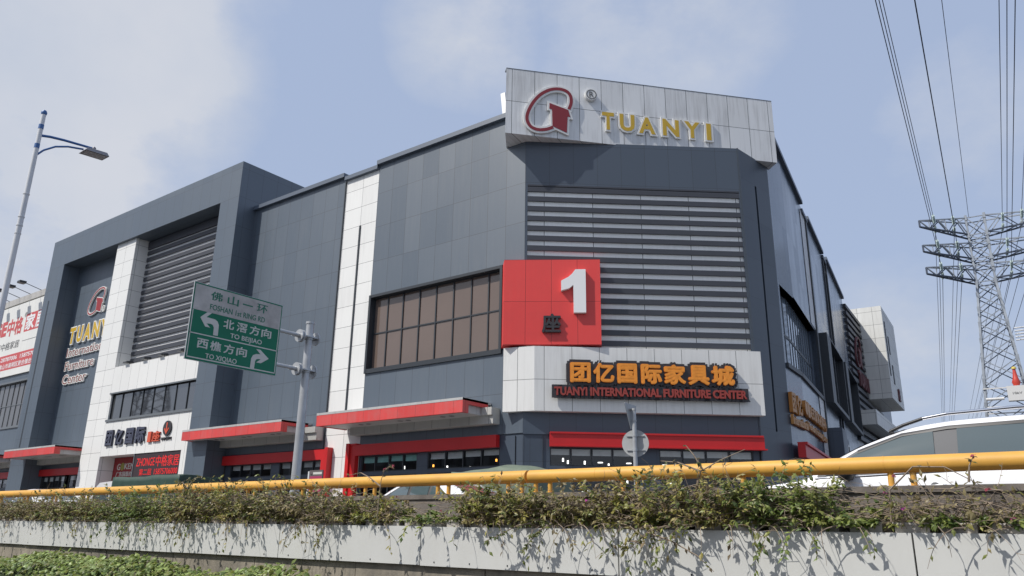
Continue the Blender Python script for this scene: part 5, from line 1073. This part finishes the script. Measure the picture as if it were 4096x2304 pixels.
CAMD = Vector((-.525, -.851)); AWAY = Vector((.475, .88))
wl = 0
def wire(label, pts, r):
    a = MB(); a.path(pts, r, 5); return obj('power_line', a, wirem, None, label=label, cat='power line', group='power lines of the transmission tower')
names = {-1: 'left', 1: 'right'}; lvn = ['top', 'middle', 'lowest']
for (lv_, side, f_), (p, z) in ATT.items():
    for dd, nm, tgt in ((CAMD, 'near', 1), (AWAY, 'far', 0)):
        e = p + dd * 1.9; ins = MB()
        for k in range(9): c0 = LF(*(p + dd * (.35 + k * .15)), z + (.10 + .03 * k) * (1 if tgt else -.6)); c1 = LF(*(p + dd * (.40 + k * .15)), z + (.11 + .03 * k) * (1 if tgt else -.6)); ins.bar(c0, c1, .13, n=8)
        ins.bar(LF(*p, z), LF(*e, z + (.4 if tgt else -.2)), .035, n=6); obj('insulator', ins, ceram, tw)
        far = 110 if tgt else 150; n_ = 14; pts = []
        for k in range(n_ + 1): s_ = far * k / n_; pts.append(LF(*(e + dd * s_), z + (.4 if tgt else -.2) + ((-.010 * s_ + .00010 * s_ * s_) if tgt else (-.012 * s_ + .00005 * s_ * s_))))
        pos = 'outer' if f_ in (.69, .46) else 'inner'
        if tgt: wire('cable from the %s end of the %s %s cross arm, rising overhead' % (pos, lvn[lv_], names[side]), pts, .025)
        else: wire('cable from the %s end of the %s %s cross arm, receding behind' % (pos, lvn[lv_], names[side]), pts, .028)
pts = [LF(*(Vector(TC) + CAMD * s_), 30.4 + .004 * s_) for s_ in range(0, 101, 10)]; wire('single thin earth cable from the tower top between the cable bundles', [p - LATv * .6 for p in pts], .022)
a = MB(); ez = 12.3; P = lambda l, f, z: LF(*(Vector(TC) + AXL * l + AXD * f), z); tl = LATv * AXL.x + FWDv * AXL.y; Ft = Fr((P(0, -2.0, 0).x, P(0, -2.0, 0).y), math.degrees(math.atan2(tl.y, tl.x)))
a.box(Ft, .1, 1.6, 11.9, 13.2, .2, .9); o = obj('equipment_box', a, boxw, tw); b = MB(); b.text(Ft, '10kV', .5, 1.2, 12.45, 12.65, .9, .02); obj('box_lettering', b, billd, o)
a = MB(); a.lathe(Ft(.9, 13.2, .5), [(0, 0), (.22, 0), (.34, .35), (.22, .7), (.16, 1.1), (.12, 1.5), (0, 1.55)], 14); obj('warning_lamp', a, redk, tw, smooth=True); a = MB(); a.lathe(Ft(.9, 14.72, .5), [(0, 0), (.2, .02), (.16, .2), (0, .25)], 12); obj('lamp_cap', a, yelk, tw, smooth=True)
a = MB()
for z in (11.0, 11.5, 13.25): ang(a, P(-1.75, -1.75, z), P(1.75, -1.75, z), .07)
for z in (10.6, 11.3): ang(a, P(-1.3, -1.9, z), P(1.5, -2.1, z), .10)
for k in range(5): a.bar(P(1.5, -1.6, 17.5 + .28 * k), P(2.9, -1.6, 17.55 + .28 * k), .06, n=6)
for z in (12.2, 13.0): a.bar(P(1.6, -2.4, z), P(2.9, -2.4, z + .2), .12, n=8); a.bar(P(-1.6, -2.4, z - .8), P(-.2, -2.4, z - .8), .13, n=8)
obj('cable_rack', a, boxw, tw)

t2 = dup(tw, (-147, -25, -1.3), 'distant lattice tower across the street, mirrored in the dark strip window', .6)
t2.scale = (2.2, 2.2, 1.5)
